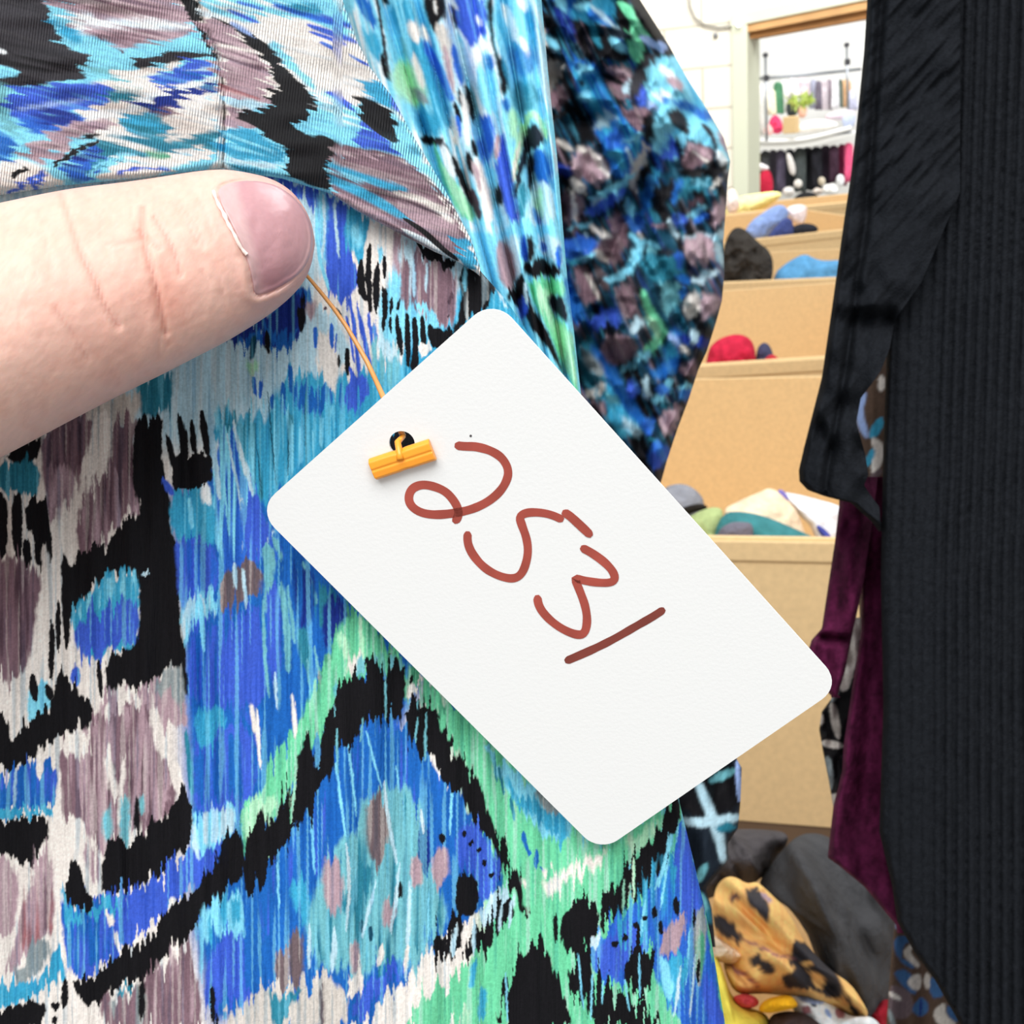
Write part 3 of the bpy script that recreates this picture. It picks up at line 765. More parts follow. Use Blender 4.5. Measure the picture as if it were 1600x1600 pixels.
SLEEVE = """
@ 800 0 .3125
Z 0 4|-200,-200 1400,-200 1400,2600 -200,2600
t 12 6 d.55|-200,-200 1400,-200 1400,2600 -200,2600
T 12 6 d.28|-200,-200 1400,-200 1400,2600 -200,2600
N 12 6 d.22|-200,-200 1400,-200 1400,2600 -200,2600
M 12 6 d.26|-200,-200 1400,-200 1400,2600 -200,2600
K 12 5 d.5|-200,-200 1400,-200 1400,2600 -200,2600
D 12 6 d.16|-200,-200 1400,-200 1400,2600 -200,2600
W 5 3|90,30 140,40 180,240 120,220
~K 4 3 w54|170,70 215,180
D 6 4|130,-60 330,-60 310,120 240,40
~c 5 3 w50|220,-40 260,60
~N 5 3 w64|225,50 310,200
~c 5 3 w40|175,185 230,240
C 8 4|290,60 510,-60 515,120 420,130 310,100
~D 5 3 w60|380,60 500,110
~P 5 3 w22|390,20 560,180
~c 5 3 w50|310,20 380,30
K 4 3|405,180 480,155 560,230 605,320 450,295 400,250
~T 4 3 w30|400,120 430,230
~G 5 2 w56|540,10 620,90 690,190
~G 5 3 w76|600,160 640,310
~c 4 3 w44|495,195 565,255
~Z 4 3 w50|480,150 600,190
K 4 2|560,-60 650,-60 800,240 700,190 640,120
~L 4 2 w50|650,190 770,245
k 4 3|640,250 840,310 700,340 650,420
@ 840 100 .19375
S 6 4|10,-40 225,-20 180,90 100,260 20,200
~S 5 4 w50|60,300 100,600
M 7 4|60,270 180,130 265,290 130,390
K 5 4|90,420 210,320 340,350 470,560 460,640 320,640 340,540 320,400 200,420 120,480
D 7 3|225,-40 460,-40 540,180 610,290 700,450 865,600 895,680 750,930 640,935 590,860 530,680 470,540 430,400 330,260 290,100
C 8 4 d.5|240,0 460,0 560,220 700,460 880,680 700,900 560,680 400,300
c 5 4|325,255 395,185 445,260 380,340
~P 6 4 w90|470,500 610,420
~c 5 4 w70|320,30 440,60
~Z 4 3 w50|350,130 360,180
B 6 4|535,560 690,540 705,690 560,690
~C 5 4 w70|560,740 660,700
~P 4 2 w26|715,670 785,840
~S 5 3 w74|890,670 800,830 755,980
~c 4 3 w36|700,640 860,560
M 6 3|525,10 765,10 745,180 720,310 620,250 555,160
~p 5 3 w40|580,50 740,70
~K 4 2 w54|530,85 700,165
~P 4 2 w44|735,120 715,250
~b 4 2 w30|590,190 690,270
k 5 3|755,30 940,-20 875,130 860,200 780,340 735,340
M 6 3|675,350 860,355 970,380 850,450 835,580 730,460
~m 4 2 w44|690,400 870,430
K 4 3|855,415 965,415 945,650 845,630
I 5 4|795,210 885,195 880,310 800,335
c 6 3|940,-60 1180,-60 1335,260 1435,480 1565,720 1545,890 1440,670 1230,620 1160,700 1115,770 990,750 925,690 950,450 880,250 865,130
C 8 4 d.45|950,100 1200,60 1420,470 1200,400 960,600
w 5 4|925,225 1065,225 1085,275 950,295
~w 5 4 w70|1000,30 1120,150
~p 5 4 w70|1050,100 1170,200
~D 5 4 w80|1100,300 1250,350 1410,450
~D 4 3 w50|1010,280 1060,320
~L 4 3 w60|900,310 960,380
k 4 2|1045,380 1150,375 1225,460 1215,580 1120,525 1055,440
~k 3 2 w50|1325,475 1400,560 1445,680
I 5 4|1050,555 1135,640 1105,790 1000,770 970,745 1055,680
~K 3 3 w44|1120,590 1155,720
M 5 3|1175,720 1230,615 1405,680 1425,765 1330,810 1210,840 1155,785
~p 4 3 w44|1230,645 1400,760
~W 3 2 w16|1250,700 1380,790
p 4 4|1435,510 1545,640 1560,750 1480,660
~w 4 4 w66|1460,710 1525,840
K 4 3|1125,880 1300,830 1440,830 1565,790 1490,905 1320,935 1180,905
T 7 4|1170,900 1430,935 1350,1015 1200,1015 1095,1150 1140,980
~c 4 3 w40|1250,960 1400,950
~D 5 4 w70|1160,940 1090,1100
K 4 4|930,1000 1120,960 1080,1100 920,1220
~t 5 4 w60|970,900 1110,920
~D 5 4 w76|960,850 900,980 840,1220
~C 5 4 w40|970,850 930,930
B 6 3|695,1235 840,1205 870,1375 760,1375
~c 5 4 w70|735,1100 765,1220
~I 6 3 w100|390,1180 520,1150 710,1025
~c 5 3 w56|430,1085 620,1010 770,890
~P 4 3 w30|440,1130 520,1090
p 6 4|325,660 450,680 600,850 540,930 430,965 320,905 255,850 290,750
~W 5 3 w54|425,700 570,890
~S 5 3 w50|330,690 400,720
~M 5 3 w80|330,860 450,930
~W 5 3 w90|265,930 370,1020
~S 4 3 w40|140,600 290,700
~N 5 4 w100|105,840 270,880
~M 5 4 w60|60,640 120,760
M 6 4|150,1060 360,1035 375,1150 330,1310 240,1315 180,1150
~W 4 3 w44|280,1010 300,1290
~m 4 3 w40|180,1080 230,1260
~c 4 3 w44|245,1325 430,1285
I 6 3|185,1480 300,1435 490,1415 470,1500 330,1610 195,1610
~P 4 3 w30|400,1370 370,1520
M 6 4|585,1230 665,1180 725,1330 705,1500 600,1620 475,1570 475,1450 590,1400
~W 4 3 w48|425,1305 620,1425
~c 4 3 w44|740,1370 820,1420 830,1580
~W 4 3 w40|830,1390 850,1460
t 8 5 d.6|880,1250 1060,1290 1130,1450 1100,1620 860,1620
~M 5 3 w36|920,1300 1060,1320
~c 4 3 w40|900,1440 980,1500
~I 5 4 w110|1090,1270 1200,1260
B 5 3|1245,1225 1380,1195 1370,1275 1255,1290
~c 4 4 w56|1215,1220 1350,1160
~m 5 4 w60|1210,1180 1330,1090
p 5 4|1395,1150 1505,1040 1515,1260 1395,1310
~S 4 3 w30|1400,1010 1490,940
~P 4 3 w34|1060,1270 1130,1400
~P 4 3 w40|1180,1420 1390,1370
p 6 4|1175,1435 1425,1385 1425,1570 1340,1600 1195,1570
~m 4 3 w40|1260,1450 1330,1580
~P 5 4 w74|1430,1420 1570,1280
~c 5 4 w60|1450,1400 1455,1570
@ 800 380 .2125
~D 6 4 w100|365,170 420,420 490,580
M 6 3|440,190 560,175 605,280 660,420 560,450 495,400
~S 4 2 w28|545,220 650,420
~b 5 3 w76|620,170 700,340
~c 5 3 w64|695,275 820,235 900,120 970,-20
M 6 4|640,-40 840,-40 825,80 740,145 685,110
~S 4 3 w46|595,50 700,130
B 6 4|365,-40 625,-40 605,80 480,135 365,145
~c 4 3 w36|470,135 610,65
M 6 4|745,330 860,285 930,460 850,570 780,440
~m 4 3 w40|790,340 850,500
I 5 3|565,570 700,485 785,475 815,585 700,615 595,660
~T 4 3 w40|380,130 500,140
~G 6 4 w70|960,340 1010,500 1095,620 1090,720 980,800
~c 5 4 w56|1000,790 900,870 810,920
~g 5 4 w54|1000,550 1060,630 1090,700
~P 5 4 w66|895,660 945,550
M 6 4|635,765 760,675 875,675 930,800 880,860 740,905 660,865
~m 4 4 w50|700,720 760,880
T 9 5|465,690 600,700 640,800 700,940 780,1080 900,1150 955,1280 970,1430 830,1430 740,1340 715,1180 560,1090 505,980
C 9 5 d.45|470,690 640,800 780,1080 950,1280 960,1420 740,1340
~D 6 4 w90|585,760 700,930 780,1060 880,1220 990,1370
~Y 6 6 w90|530,800 650,960
~S 5 5 w100|640,1050 670,1080
~S 5 5 w70|560,1100 590,1120
~A 5 5 w70|730,1140 770,1170
M 6 5|575,1185 690,1155 705,1270 640,1235
~P 6 5 w60|800,1290 940,1410
~C 5 5 w90|720,1240 800,1330
I 5 3|825,1030 905,1000 945,1080 905,1140 825,1115
~P 5 4 w64|985,990 985,1130
~c 5 4 w54|1160,1000 1100,1100 1050,1170
~B 5 4 w84|1080,1040 1125,1110
D 8 5|1000,950 1100,900 1155,620 1235,640 1225,820 1185,950 1060,1010
~C 5 4 w60|1180,660 1160,860
~L 5 4 w50|1160,680 1230,760
T 9 6|960,60 1180,130 1250,60 1275,200 1180,295 1050,295 955,200
~Z 5 5 w60|1060,60 1190,70
~A 5 4 w40|1000,60 1060,40
p 6 4|1265,-40 1505,-40 1505,120 1420,155 1330,165 1275,80
~m 5 3 w36|1400,-20 1420,130
~P 5 3 w54|1500,0 1550,150
~B 5 4 w70|1220,60 1240,180
~P 5 3 w56|1330,275 1520,205
~D 5 4 w60|1220,250 1300,290
A 7 4|1095,275 1245,295 1225,450 1140,550 1095,440
~D 5 4 w90|1235,360 1270,370
W 5 4|1250,450 1330,345 1395,400 1375,530 1310,570
p 5 4|1390,395 1540,385 1550,470 1440,570 1385,540
N 5 4|1215,670 1460,690 1450,780 1280,755
~P 4 3 w44|1345,640 1330,740
~S 4 4 w40|1230,760 1290,800
~k 4 4 w50|1330,810 1400,830
M 5 4|1245,860 1350,845 1365,965 1255,965
~m 4 4 w40|1230,930 1330,950
D 5 4|1220,1070 1340,1050 1310,1170 1215,1125
~c 4 3 w34|1230,1060 1330,1050
~T 5 4 w50|1110,1190 1180,1220
p 6 4|1085,1240 1270,1195 1235,1345 1130,1410 1075,1335
~M 5 4 w50|1150,1260 1170,1380
B 5 4|1005,1480 1120,1470 1190,1560 1160,1640 1000,1640
I 4 3|1010,1530 1050,1520 1110,1640 1010,1640
B 5 4|940,1290 1065,1265 1005,1430 950,1350
~T 4 3 w30|1000,1440 1060,1460
"""  # painted dark for the sleeve's shade and paler where its right side is lit
HEM = """
@ 760 1120 .3
Z 0 4|900,0 1500,0 1500,1700 900,1700
K 6 6|1000,300 1330,220 1330,520 1000,520
~P 3 3 w54|1095,330 1160,480 1215,620 1235,750
~P 3 3 w54|1020,545 1170,552 1320,525
~A 3 3 w46|1170,335 1290,275
~A 3 3 w44|1145,770 1095,860
~L 3 2 w30|1310,230 1320,440
~T 4 4 w50|1200,580 1290,570
~T 4 4 w60|1110,930 1165,1060
~A 4 4 w40|1120,930 1140,1010
"""

# ---------------------------------------------------------------- placing helpers: a pixel of the photograph + a distance or a plane -> a point of the place
def rays(px, py):
    px = np.asarray(px, float); py = np.asarray(py, float)
    return ((px - 800) / FPX)[..., None] * _R + ((800 - py) / FPX)[..., None] * _U + _F
def at(px, py, d):
    return EYE + np.asarray(d, float)[..., None] * rays(px, py)
def on_plane(px, py, p0, n):
    r = rays(px, py); n = np.asarray(n, float)
    return EYE + (np.dot(np.asarray(p0) - EYE, n) / (r @ n))[..., None] * r
def on_z(px, py, z): return on_plane(px, py, (0, 0, z), (0, 0, 1))
def tag(o, label=None, cat=None, group=None, kind=None):
    for k, v in (('label', label), ('category', cat), ('group', group), ('kind', kind)):
        if v: o[k] = v
    return o
def empty(name, loc, **kw):
    o = bpy.data.objects.new(name, None); COL.objects.link(o); o.location = Vector([float(v) for v in loc]); o.empty_display_size = .02
    return tag(o, **kw)
def mesh_obj(name, V, faces, mat, parent=None, smooth=True, col=None, uv=None):
    V = np.asarray(V, float)
    off = V.mean(0) if parent is None else np.array(parent.location)
    me = bpy.data.meshes.new(name)
    if isinstance(faces, np.ndarray):
        nf, k = faces.shape
        me.vertices.add(len(V)); me.vertices.foreach_set('co', (V - off).astype(np.float32).ravel())
        me.loops.add(nf * k); me.loops.foreach_set('vertex_index', faces.astype(np.int32).ravel())
        me.polygons.add(nf); me.polygons.foreach_set('loop_start', np.arange(0, nf * k, k, dtype=np.int32))
        me.update(calc_edges=True); me.validate()
    else:
        me.from_pydata([tuple(v) for v in (V - off)], [], [tuple(f) for f in faces]); me.update()
    if smooth: me.polygons.foreach_set('use_smooth', np.ones(len(me.polygons), bool))
    if col is not None:
        ca = me.color_attributes.new('print', 'FLOAT_COLOR', 'POINT')
        c = np.ones((len(V), 4), np.float32); c[:, :3] = col; ca.data.foreach_set('color', c.ravel())
    if uv is not None:
        ul = me.uv_layers.new(name='cloth'); li = np.empty(len(me.loops), np.int32); me.loops.foreach_get('vertex_index', li)
        ul.data.foreach_set('uv', np.asarray(uv, np.float32)[li].ravel())
    if mat: me.materials.append(mat)
    o = bpy.data.objects.new(name, me); COL.objects.link(o)
    if parent is not None: o.parent = parent
    else: o.location = Vector(off)
    return o
def grid_faces(nr, nc, close_c=False):
    r = np.arange(nr - 1)[:, None]; c = np.arange(nc if close_c else nc - 1)[None]
    c2 = (c + 1) % nc
    return np.stack([r * nc + c, r * nc + c2, (r + 1) * nc + c2, (r + 1) * nc + c], -1).reshape(-1, 4)
# ---------------------------------------------------------------- materials
def mat(name, color=(.5, .5, .5), rough=.6, attr=False, bump=(), noise=None, sss=0, metal=0, emit=None, spec=.5, sheen=0, vary=0, vscale=40):
    m = bpy.data.materials.new(name); m.use_nodes = True; nt = m.node_tree; N = nt.nodes; L = nt.links; b = N['Principled BSDF']
    b.inputs['Roughness'].default_value = rough; b.inputs['Metallic'].default_value = metal
    b.inputs['Specular IOR Level'].default_value = spec
    if sheen: b.inputs['Sheen Weight'].default_value = sheen
    src = None
    if attr:
        a = N.new('ShaderNodeAttribute'); a.attribute_name = 'print'; src = a.outputs['Color']
    tc = N.new('ShaderNodeTexCoord')
    if vary:
        nz = N.new('ShaderNodeTexNoise'); nz.inputs['Scale'].default_value = vscale; nz.inputs['Detail'].default_value = 4
        L.new(tc.outputs['Object'], nz.inputs['Vector'])
        mr = N.new('ShaderNodeMapRange'); mr.inputs['From Min'].default_value = .3; mr.inputs['From Max'].default_value = .7
        mr.inputs['To Min'].default_value = 1 - vary; mr.inputs['To Max'].default_value = 1 + vary; L.new(nz.outputs[0], mr.inputs['Value'])
        mx = N.new('ShaderNodeVectorMath'); mx.operation = 'SCALE'
        if src is None: mx.inputs[0].default_value = color[:3]
        else: L.new(src, mx.inputs[0])
        L.new(mr.outputs[0], mx.inputs['Scale']); src = mx.outputs[0]
    if src is not None: L.new(src, b.inputs['Base Color'])
    else: b.inputs['Base Color'].default_value = (*color[:3], 1)
    prev = None
    for kind, sx, sy, dist, strength in bump:       # kind: uvnoise / uvwave / objnoise
        mp = N.new('ShaderNodeMapping'); mp.inputs['Scale'].default_value = (sx, sy, sx if kind == 'objnoise' else 1)
        L.new(tc.outputs['Object' if kind == 'objnoise' else 'UV'], mp.inputs['Vector'])
        if kind == 'uvwave':
            t = N.new('ShaderNodeTexWave'); t.inputs['Scale'].default_value = 1; t.inputs['Distortion'].default_value = 2.6
            t.inputs['Detail'].default_value = 2; t.inputs['Detail Scale'].default_value = .6
            out = t.outputs['Fac']
        else:
            t = N.new('ShaderNodeTexNoise'); t.inputs['Scale'].default_value = 1; t.inputs['Detail'].default_value = 3; out = t.outputs[0]
        L.new(mp.outputs[0], t.inputs['Vector'])
        bp = N.new('ShaderNodeBump'); bp.inputs['Distance'].default_value = dist; bp.inputs['Strength'].default_value = strength
        L.new(out, bp.inputs['Height'])
        if prev: L.new(prev, bp.inputs['Normal'])
        prev = bp.outputs[0]
    if prev: L.new(prev, b.inputs['Normal'])
    if sss:
        b.inputs['Subsurface Weight'].default_value = sss; b.inputs['Subsurface Radius'].default_value = (.004, .0015, .0008); b.inputs['Subsurface Scale'].default_value = 1
    if emit: b.inputs['Emission Color'].default_value = (*emit[:3], 1); b.inputs['Emission Strength'].default_value = emit[3]
    return m
def S(r, g, b): return tuple(float(v) for v in lin((r, g, b)))
CARD = mat('tag_card', S(225, 225, 223), .7, bump=[('objnoise', 2600, 2600, .00004, .5)])
CREPE = mat('printed_crepe', attr=True, rough=.7, spec=.08, bump=[('uvnoise', 520, 36, .00025, .55), ('uvnoise', 900, 900, .0001, .35)])
RIBBED = mat('printed_crepe_band', attr=True, rough=.5, spec=.35, bump=[('uvwave', 112, 14, .00035, .9), ('uvnoise', 900, 900, .0001, .3)])
PRINT = mat('printed_cloth', attr=True, rough=.75, spec=.2, bump=[('objnoise', 900, 900, .0004, .3)])
BLACK = mat('black_knit', attr=True, rough=.9, spec=.06, bump=[('objnoise', 2200, 2200, .0005, .6)])
SKIN = mat('skin', attr=True, rough=.5, spec=.35, sss=.25, bump=[('objnoise', 1500, 1500, .00012, .35), ('objnoise', 500, 500, .0002, .25)])
NAIL = mat('nail', attr=True, rough=.32, spec=.5, sss=.15, bump=[('objnoise', 1200, 1200, .00004, .3)])
BOXM = mat('cardboard', S(226, 196, 148), .85, spec=.15, vary=.06, vscale=160, bump=[('objnoise', 500, 500, .0006, .25)])
# ---------------------------------------------------------------- cloth sheets
def interp(pts, y):
    p = np.array(sorted(pts, key=lambda q: q[1]), float); return np.interp(y, p[:, 1], p[:, 0])
def sheet(name, left, right, y0, y1, step, depth, text, base, ang, seed, material, parent, rollr=0, rolll=0, feather=1.0, rolld=.004, colf=None, gain=1.0, rag=1.0, streak=0.0, blur=0):
    """a cloth between two edge curves; its edges turn back like a fold; depth(X, Y, s) gives the drape"""
    ny = int((y1 - y0) / step) + 1; Yr = np.linspace(y0, y1, ny)
    L = interp(left, Yr); R = interp(right, Yr); nx = int((R - L).max() / step) + 1
    s = np.linspace(0, 1, nx)[None]
    X = L[:, None] + s * (R - L)[:, None]; Y = np.repeat(Yr[:, None], nx, 1)
    D = depth(X, Y, np.repeat(s, ny, 0))
    col = paint(X, Y, text, base, ang, seed, feather, rag, streak) if text is not None else colf(X, Y)
    col = (col * gain).reshape(ny, nx, 3)
    for _ in range(blur):
        p = np.pad(col, ((1, 1), (1, 1), (0, 0)), 'edge'); col = (p[:-2, 1:-1] + p[2:, 1:-1] + p[1:-1, :-2] + p[1:-1, 2:] + 2 * col) / 6
    # edges rolled back
    def edge(px, e):
        w = np.minimum(np.abs(X - e[:, None]) / px, 1); return 1 - np.sqrt(np.clip(1 - (1 - w) ** 2, 0, 1))
    if rollr: D = D + rolld * edge(rollr, R)
    if rolll: D = D + rolld * edge(rolll, L)
    parts = [(X, Y, D, col)]
    def turn(side, px):
        n = 8; k = np.arange(1, n + 1)[None] / n; e = (R if side > 0 else L)[:, None]; i = -1 if side > 0 else 0
        TX = e - side * px * 1.2 * k; TY = np.repeat(Yr[:, None], n, 1); TD = D[:, i][:, None] + rolld * (.6 * np.sqrt(k) + .6 * k)
        return TX, TY, TD, np.repeat(col[:, i][:, None], n, 1)
    if rollr: parts.append(turn(1, rollr))
    if rolll:
        t = turn(-1, rolll); parts.insert(0, tuple(a[:, ::-1] for a in t))
    X, Y, D, col = (np.concatenate([p[i] for p in parts], 1) for i in range(4))
    ny, nx = X.shape
    V = at(X, Y, D).reshape(-1, 3)
    return mesh_obj(name, V, grid_faces(ny, nx)[:, ::-1], material, parent, True, col.reshape(-1, 3), np.stack([X, Y], -1).reshape(-1, 2) / 1600)
def lump(name, outline, d, bulge, material, parent=None, text=None, base='W', seed=1, wrinkle=.15, ang=0, color=None, nr=26, na=140, freq=1.0, plane=None, seedn=3, tilt=0, back=1.0, wdir=None):
    """a heap of cloth with the outline seen in the photograph: a closed, crumpled body of real depth"""
    o = chaikin(np.array(outline, float), True, 2)
    c = o.mean(0); seg = np.r_[0, np.cumsum(np.hypot(*(np.roll(o, -1, 0) - o).T))]; q = np.vstack([o, o[:1]])
    tt = np.linspace(0, seg[-1], na, endpoint=False); ox = np.interp(tt, seg, q[:, 0]); oy = np.interp(tt, seg, q[:, 1])
    th = np.linspace(0, math.pi, 2 * nr + 1)      # front pole -> rim -> back pole
    r = np.sin(th); z = -np.cos(th)
    r = np.where(th <= math.pi / 2, r, r)
    X = c[0] + r[:, None] * (ox - c[0])[None]; Y = c[1] + r[:, None] * (oy - c[1])[None]
    size = math.sqrt(abs(np.dot(ox, np.roll(oy, 1)) - np.dot(oy, np.roll(ox, 1))) / 2) + 1e-6
    w = (vn(X / size * 3.2 * freq + Y / size * 1.5 * freq, Y / size * 3.2 * freq - X / size * freq, seedn) - .5) * 1.4 + (vn(X / size * 9 * freq, Y / size * 9 * freq, seedn + 1) - .5) * .6
    if wdir is not None:
        ca_, sa_ = math.cos(wdir), math.sin(wdir); a_ = (X * ca_ + Y * sa_) / size; b_ = (Y * ca_ - X * sa_) / size
        w = (vn(a_ * 1.6 * freq, b_ * 7 * freq, seedn) - .5) * 1.5 + (vn(a_ * 4 * freq, b_ * 14 * freq, seedn + 1) - .5) * .7
    D = d + bulge * z[:, None] * np.where(z[:, None] > 0, back, 1) + wrinkle * bulge * w * np.where(z[:, None] < 0.3, 1, .2) + tilt * (Y - c[1])
    if color is not None: col = None
    else: col = paint(X, Y, text, base, ang, seed, 1.0)
    return mesh_obj(name, at(X, Y, D).reshape(-1, 3), grid_faces(2 * nr + 1, na, True), material, parent, True, col)
def prism(name, P, Q, material, parent=None, smooth=False):
    """closed body between polygon P (front) and polygon Q (back), same vertex count"""
    n = len(P); V = np.vstack([P, Q]); f = [tuple(range(n))[::-1], tuple(range(n, 2 * n))] + [(i, (i + 1) % n, n + (i + 1) % n, n + i) for i in range(n)]
    return mesh_obj(name, V, f, material, parent, smooth)
def box_verts(c, ax, ay, az):
    c, ax, ay, az = (np.asarray(v, float) for v in (c, ax, ay, az))
    V = np.array([c + sx * ax + sy * ay + sz * az for sz in (-1, 1) for sx, sy in ((-1, -1), (1, -1), (1, 1), (-1, 1))])
    F = [(3, 2, 1, 0), (4, 5, 6, 7), (0, 1, 5, 4), (1, 2, 6, 5), (2, 3, 7, 6), (3, 0, 4, 7)]
    return V, F
def boxes(name, specs, material, parent=None, bevel=0):
    V = []; F = []
    for s in specs:
        v, f = box_verts(*s); F += [tuple(i + 8 * len(V) for i in q) for q in f]; V.append(v)
    o = mesh_obj(name, np.vstack(V), F, material, parent, False)
    if bevel:
        b = o.modifiers.new('bevel', 'BEVEL'); b.width = bevel; b.segments = 2; b.limit_method = 'ANGLE'
    return o
def tube(name, pts, rad, material, parent=None, n=10, flat=1.0, normal=None):
    P = np.asarray(pts, float); rad = np.broadcast_to(np.asarray(rad, float), (len(P),))
    T = np.gradient(P, axis=0); T /= np.linalg.norm(T, axis=1)[:, None] + 1e-12
    ref = np.asarray(normal if normal is not None else (-_F), float)
    B = np.cross(T, ref); B /= np.linalg.norm(B, axis=1)[:, None] + 1e-12; Nn = np.cross(B, T)
    a = np.linspace(0, 2 * math.pi, n, endpoint=False)
    V = P[:, None] + rad[:, None, None] * (np.cos(a)[None, :, None] * B[:, None] + flat * np.sin(a)[None, :, None] * Nn[:, None])
    F = [tuple(q) for q in grid_faces(len(P), n, True)] + [tuple(range(n))[::-1], tuple(range((len(P) - 1) * n, len(P) * n))]
    return mesh_obj(name, V.reshape(-1, 3), F, material, parent, True)

# ---- room shell
WALL = bpy.data.materials.new('painted_block'); WALL.use_nodes = True
_nt = WALL.node_tree; _b = _nt.nodes['Principled BSDF']; _b.inputs['Roughness'].default_value = .8
_tc = _nt.nodes.new('ShaderNodeTexCoord'); _br = _nt.nodes.new('ShaderNodeTexBrick')
_br.inputs['Color1'].default_value = (*S(240, 232, 214), 1); _br.inputs['Color2'].default_value = (*S(236, 228, 210), 1); _br.inputs['Mortar'].default_value = (*S(200, 192, 172), 1)
_br.inputs['Scale'].default_value = 1.0; _br.inputs['Brick Width'].default_value = .4; _br.inputs['Row Height'].default_value = .2; _br.inputs['Mortar Size'].default_value = .006
_nt.links.new(_tc.outputs['UV'], _br.inputs['Vector']); _nt.links.new(_br.outputs['Color'], _b.inputs['Base Color'])
_bp = _nt.nodes.new('ShaderNodeBump'); _bp.inputs['Distance'].default_value = .01; _nt.links.new(_br.outputs['Fac'], _bp.inputs['Height']); _bp.invert = True; _nt.links.new(_bp.outputs[0], _b.inputs['Normal'])
WHITE = mat('white_paint', S(244, 245, 243), .8); FLOORM = mat('concrete_floor', S(150, 146, 140), .7, vary=.1, vscale=3)
GREEN = mat('pale_green_paint', S(206, 208, 184), .6); WOOD = mat('raw_pine', S(196, 150, 96), .7, vary=.12, vscale=9); WOODD = mat('stained_pine', S(164, 112, 58), .7, vary=.12, vscale=9)
boxes('floor', [((1.0, 5.0, -.05), (6, 0, 0), (0, 7, 0), (0, 0, .05))], FLOORM)['kind'] = 'structure'
PSI = math.radians(28); WX = np.array([math.cos(PSI), -math.sin(PSI), 0]); WN = np.array([math.sin(PSI), math.cos(PSI), 0]); UPV = np.array([0, 0, 1.0])
W0 = at(1160, 150, 5.6)
def pw(px, py, off=0.0): return on_plane(px, py, W0 + WN * off, WN)
def wx(p): return float(np.dot(p - W0, WX))
xj = wx(pw(1146, 150)); xo = wx(pw(1166, 170)); ztop = float(pw(1170, 60)[2]); zw = 3.4
def wall_box(x0, x1, z0, z1, t0, t1):
    c = W0 * [1, 1, 0] + WX * (x0 + x1) / 2 + WN * (t0 + t1) / 2 + UPV * (z0 + z1) / 2
    return (c, WX * (x1 - x0) / 2, WN * (t1 - t0) / 2, UPV * (z1 - z0) / 2)
def wall_with_uv(name, specs, material):
    o = boxes(name, specs, material); me = o.data; uv = me.uv_layers.new(name='cloth'); off = np.array(o.location)
    zref = float(pw(1120, 104)[2])
    for lp in me.loops:
        p = np.array(me.vertices[lp.vertex_index].co) + off; uv.data[lp.index].uv = (np.dot(p - W0, WX) - (wx(pw(1098, 130))), p[2] - zref + 2.0)
    o['kind'] = 'structure'; return o
xr = 1.35
wall_with_uv('wall_back', [wall_box(-3.2, xo, 0, zw, 0, .2), wall_box(xo, xr, ztop + .09, zw, 0, .2), wall_box(xr, 3.0, 0, zw, 0, .2)], WALL)
door = empty('door_1', W0 * [1, 1, 0] + WX * xo, kind='structure', cat='doorway', label='doorway with pale green frame and wooden header into the back room')
boxes('jamb', [wall_box(xj, xo + .015, 0, ztop + .12, -.03, .22), wall_box(xr - .015, xr + .1, 0, ztop + .12, -.03, .22)], GREEN, door, .006)
def quad_slab(name, px, t0, t1, material, parent):
    P = np.array([pw(*p, t0) for p in px]); Q = P + WN * (t1 - t0); return prism(name, P, Q, material, parent)
quad_slab('head_frame', [(1142, 42), (1420, -14), (1420, -38), (1140, 24)], -.035, .2, GREEN, door)
quad_slab('header_board', [(1158, 52), (1420, 2), (1420, -14), (1157, 38)], -.02, .18, WOOD, door)
quad_slab('header_lip', [(1158, 63), (1420, 17), (1420, 2), (1158, 52)], .02, .18, WOODD, door)
tag(tube('cable', [pw(*p, -.02) for p in ((1074, -40), (1078, 10), (1086, 28), (1100, 38), (1122, 43), (1148, 40))], .006, mat('grey_cable', S(150, 146, 136), .5)), 'thin grey cable drooping along the block wall to the door frame', 'cable')
lampE = tag(tube('indicator_lamp', [pw(1154, 38, -.07), pw(1154, 38, -.05), pw(1154, 38, -.03)], [.012, .014, .014], mat('lamp_white', (1, 1, 1), .3, emit=(1, 1, 1, 2.0)), normal=(0, 0, 1)), 'tiny round white lamp at the corner of the door frame', 'lamp')
tag(tube('wall_anchor', [pw(1118, 55, -.02), pw(1118, 55, .01)], [.012, .014], mat('grey_metal', S(150, 150, 150), .4, metal=.6), normal=(0, 0, 1)), 'small grey anchor bolt in the cream block wall', 'bolt')
BACKD = 3.2
wall_b = boxes('wall_back_room', [wall_box(-3, 4.5, 0, 3.4, BACKD, BACKD + .1)], WHITE); wall_b['kind'] = 'structure'
wall_c = boxes('wall_left_room', [wall_box(-1.9, -1.8, 0, 3.4, .2, BACKD)], WHITE); wall_c['kind'] = 'structure'
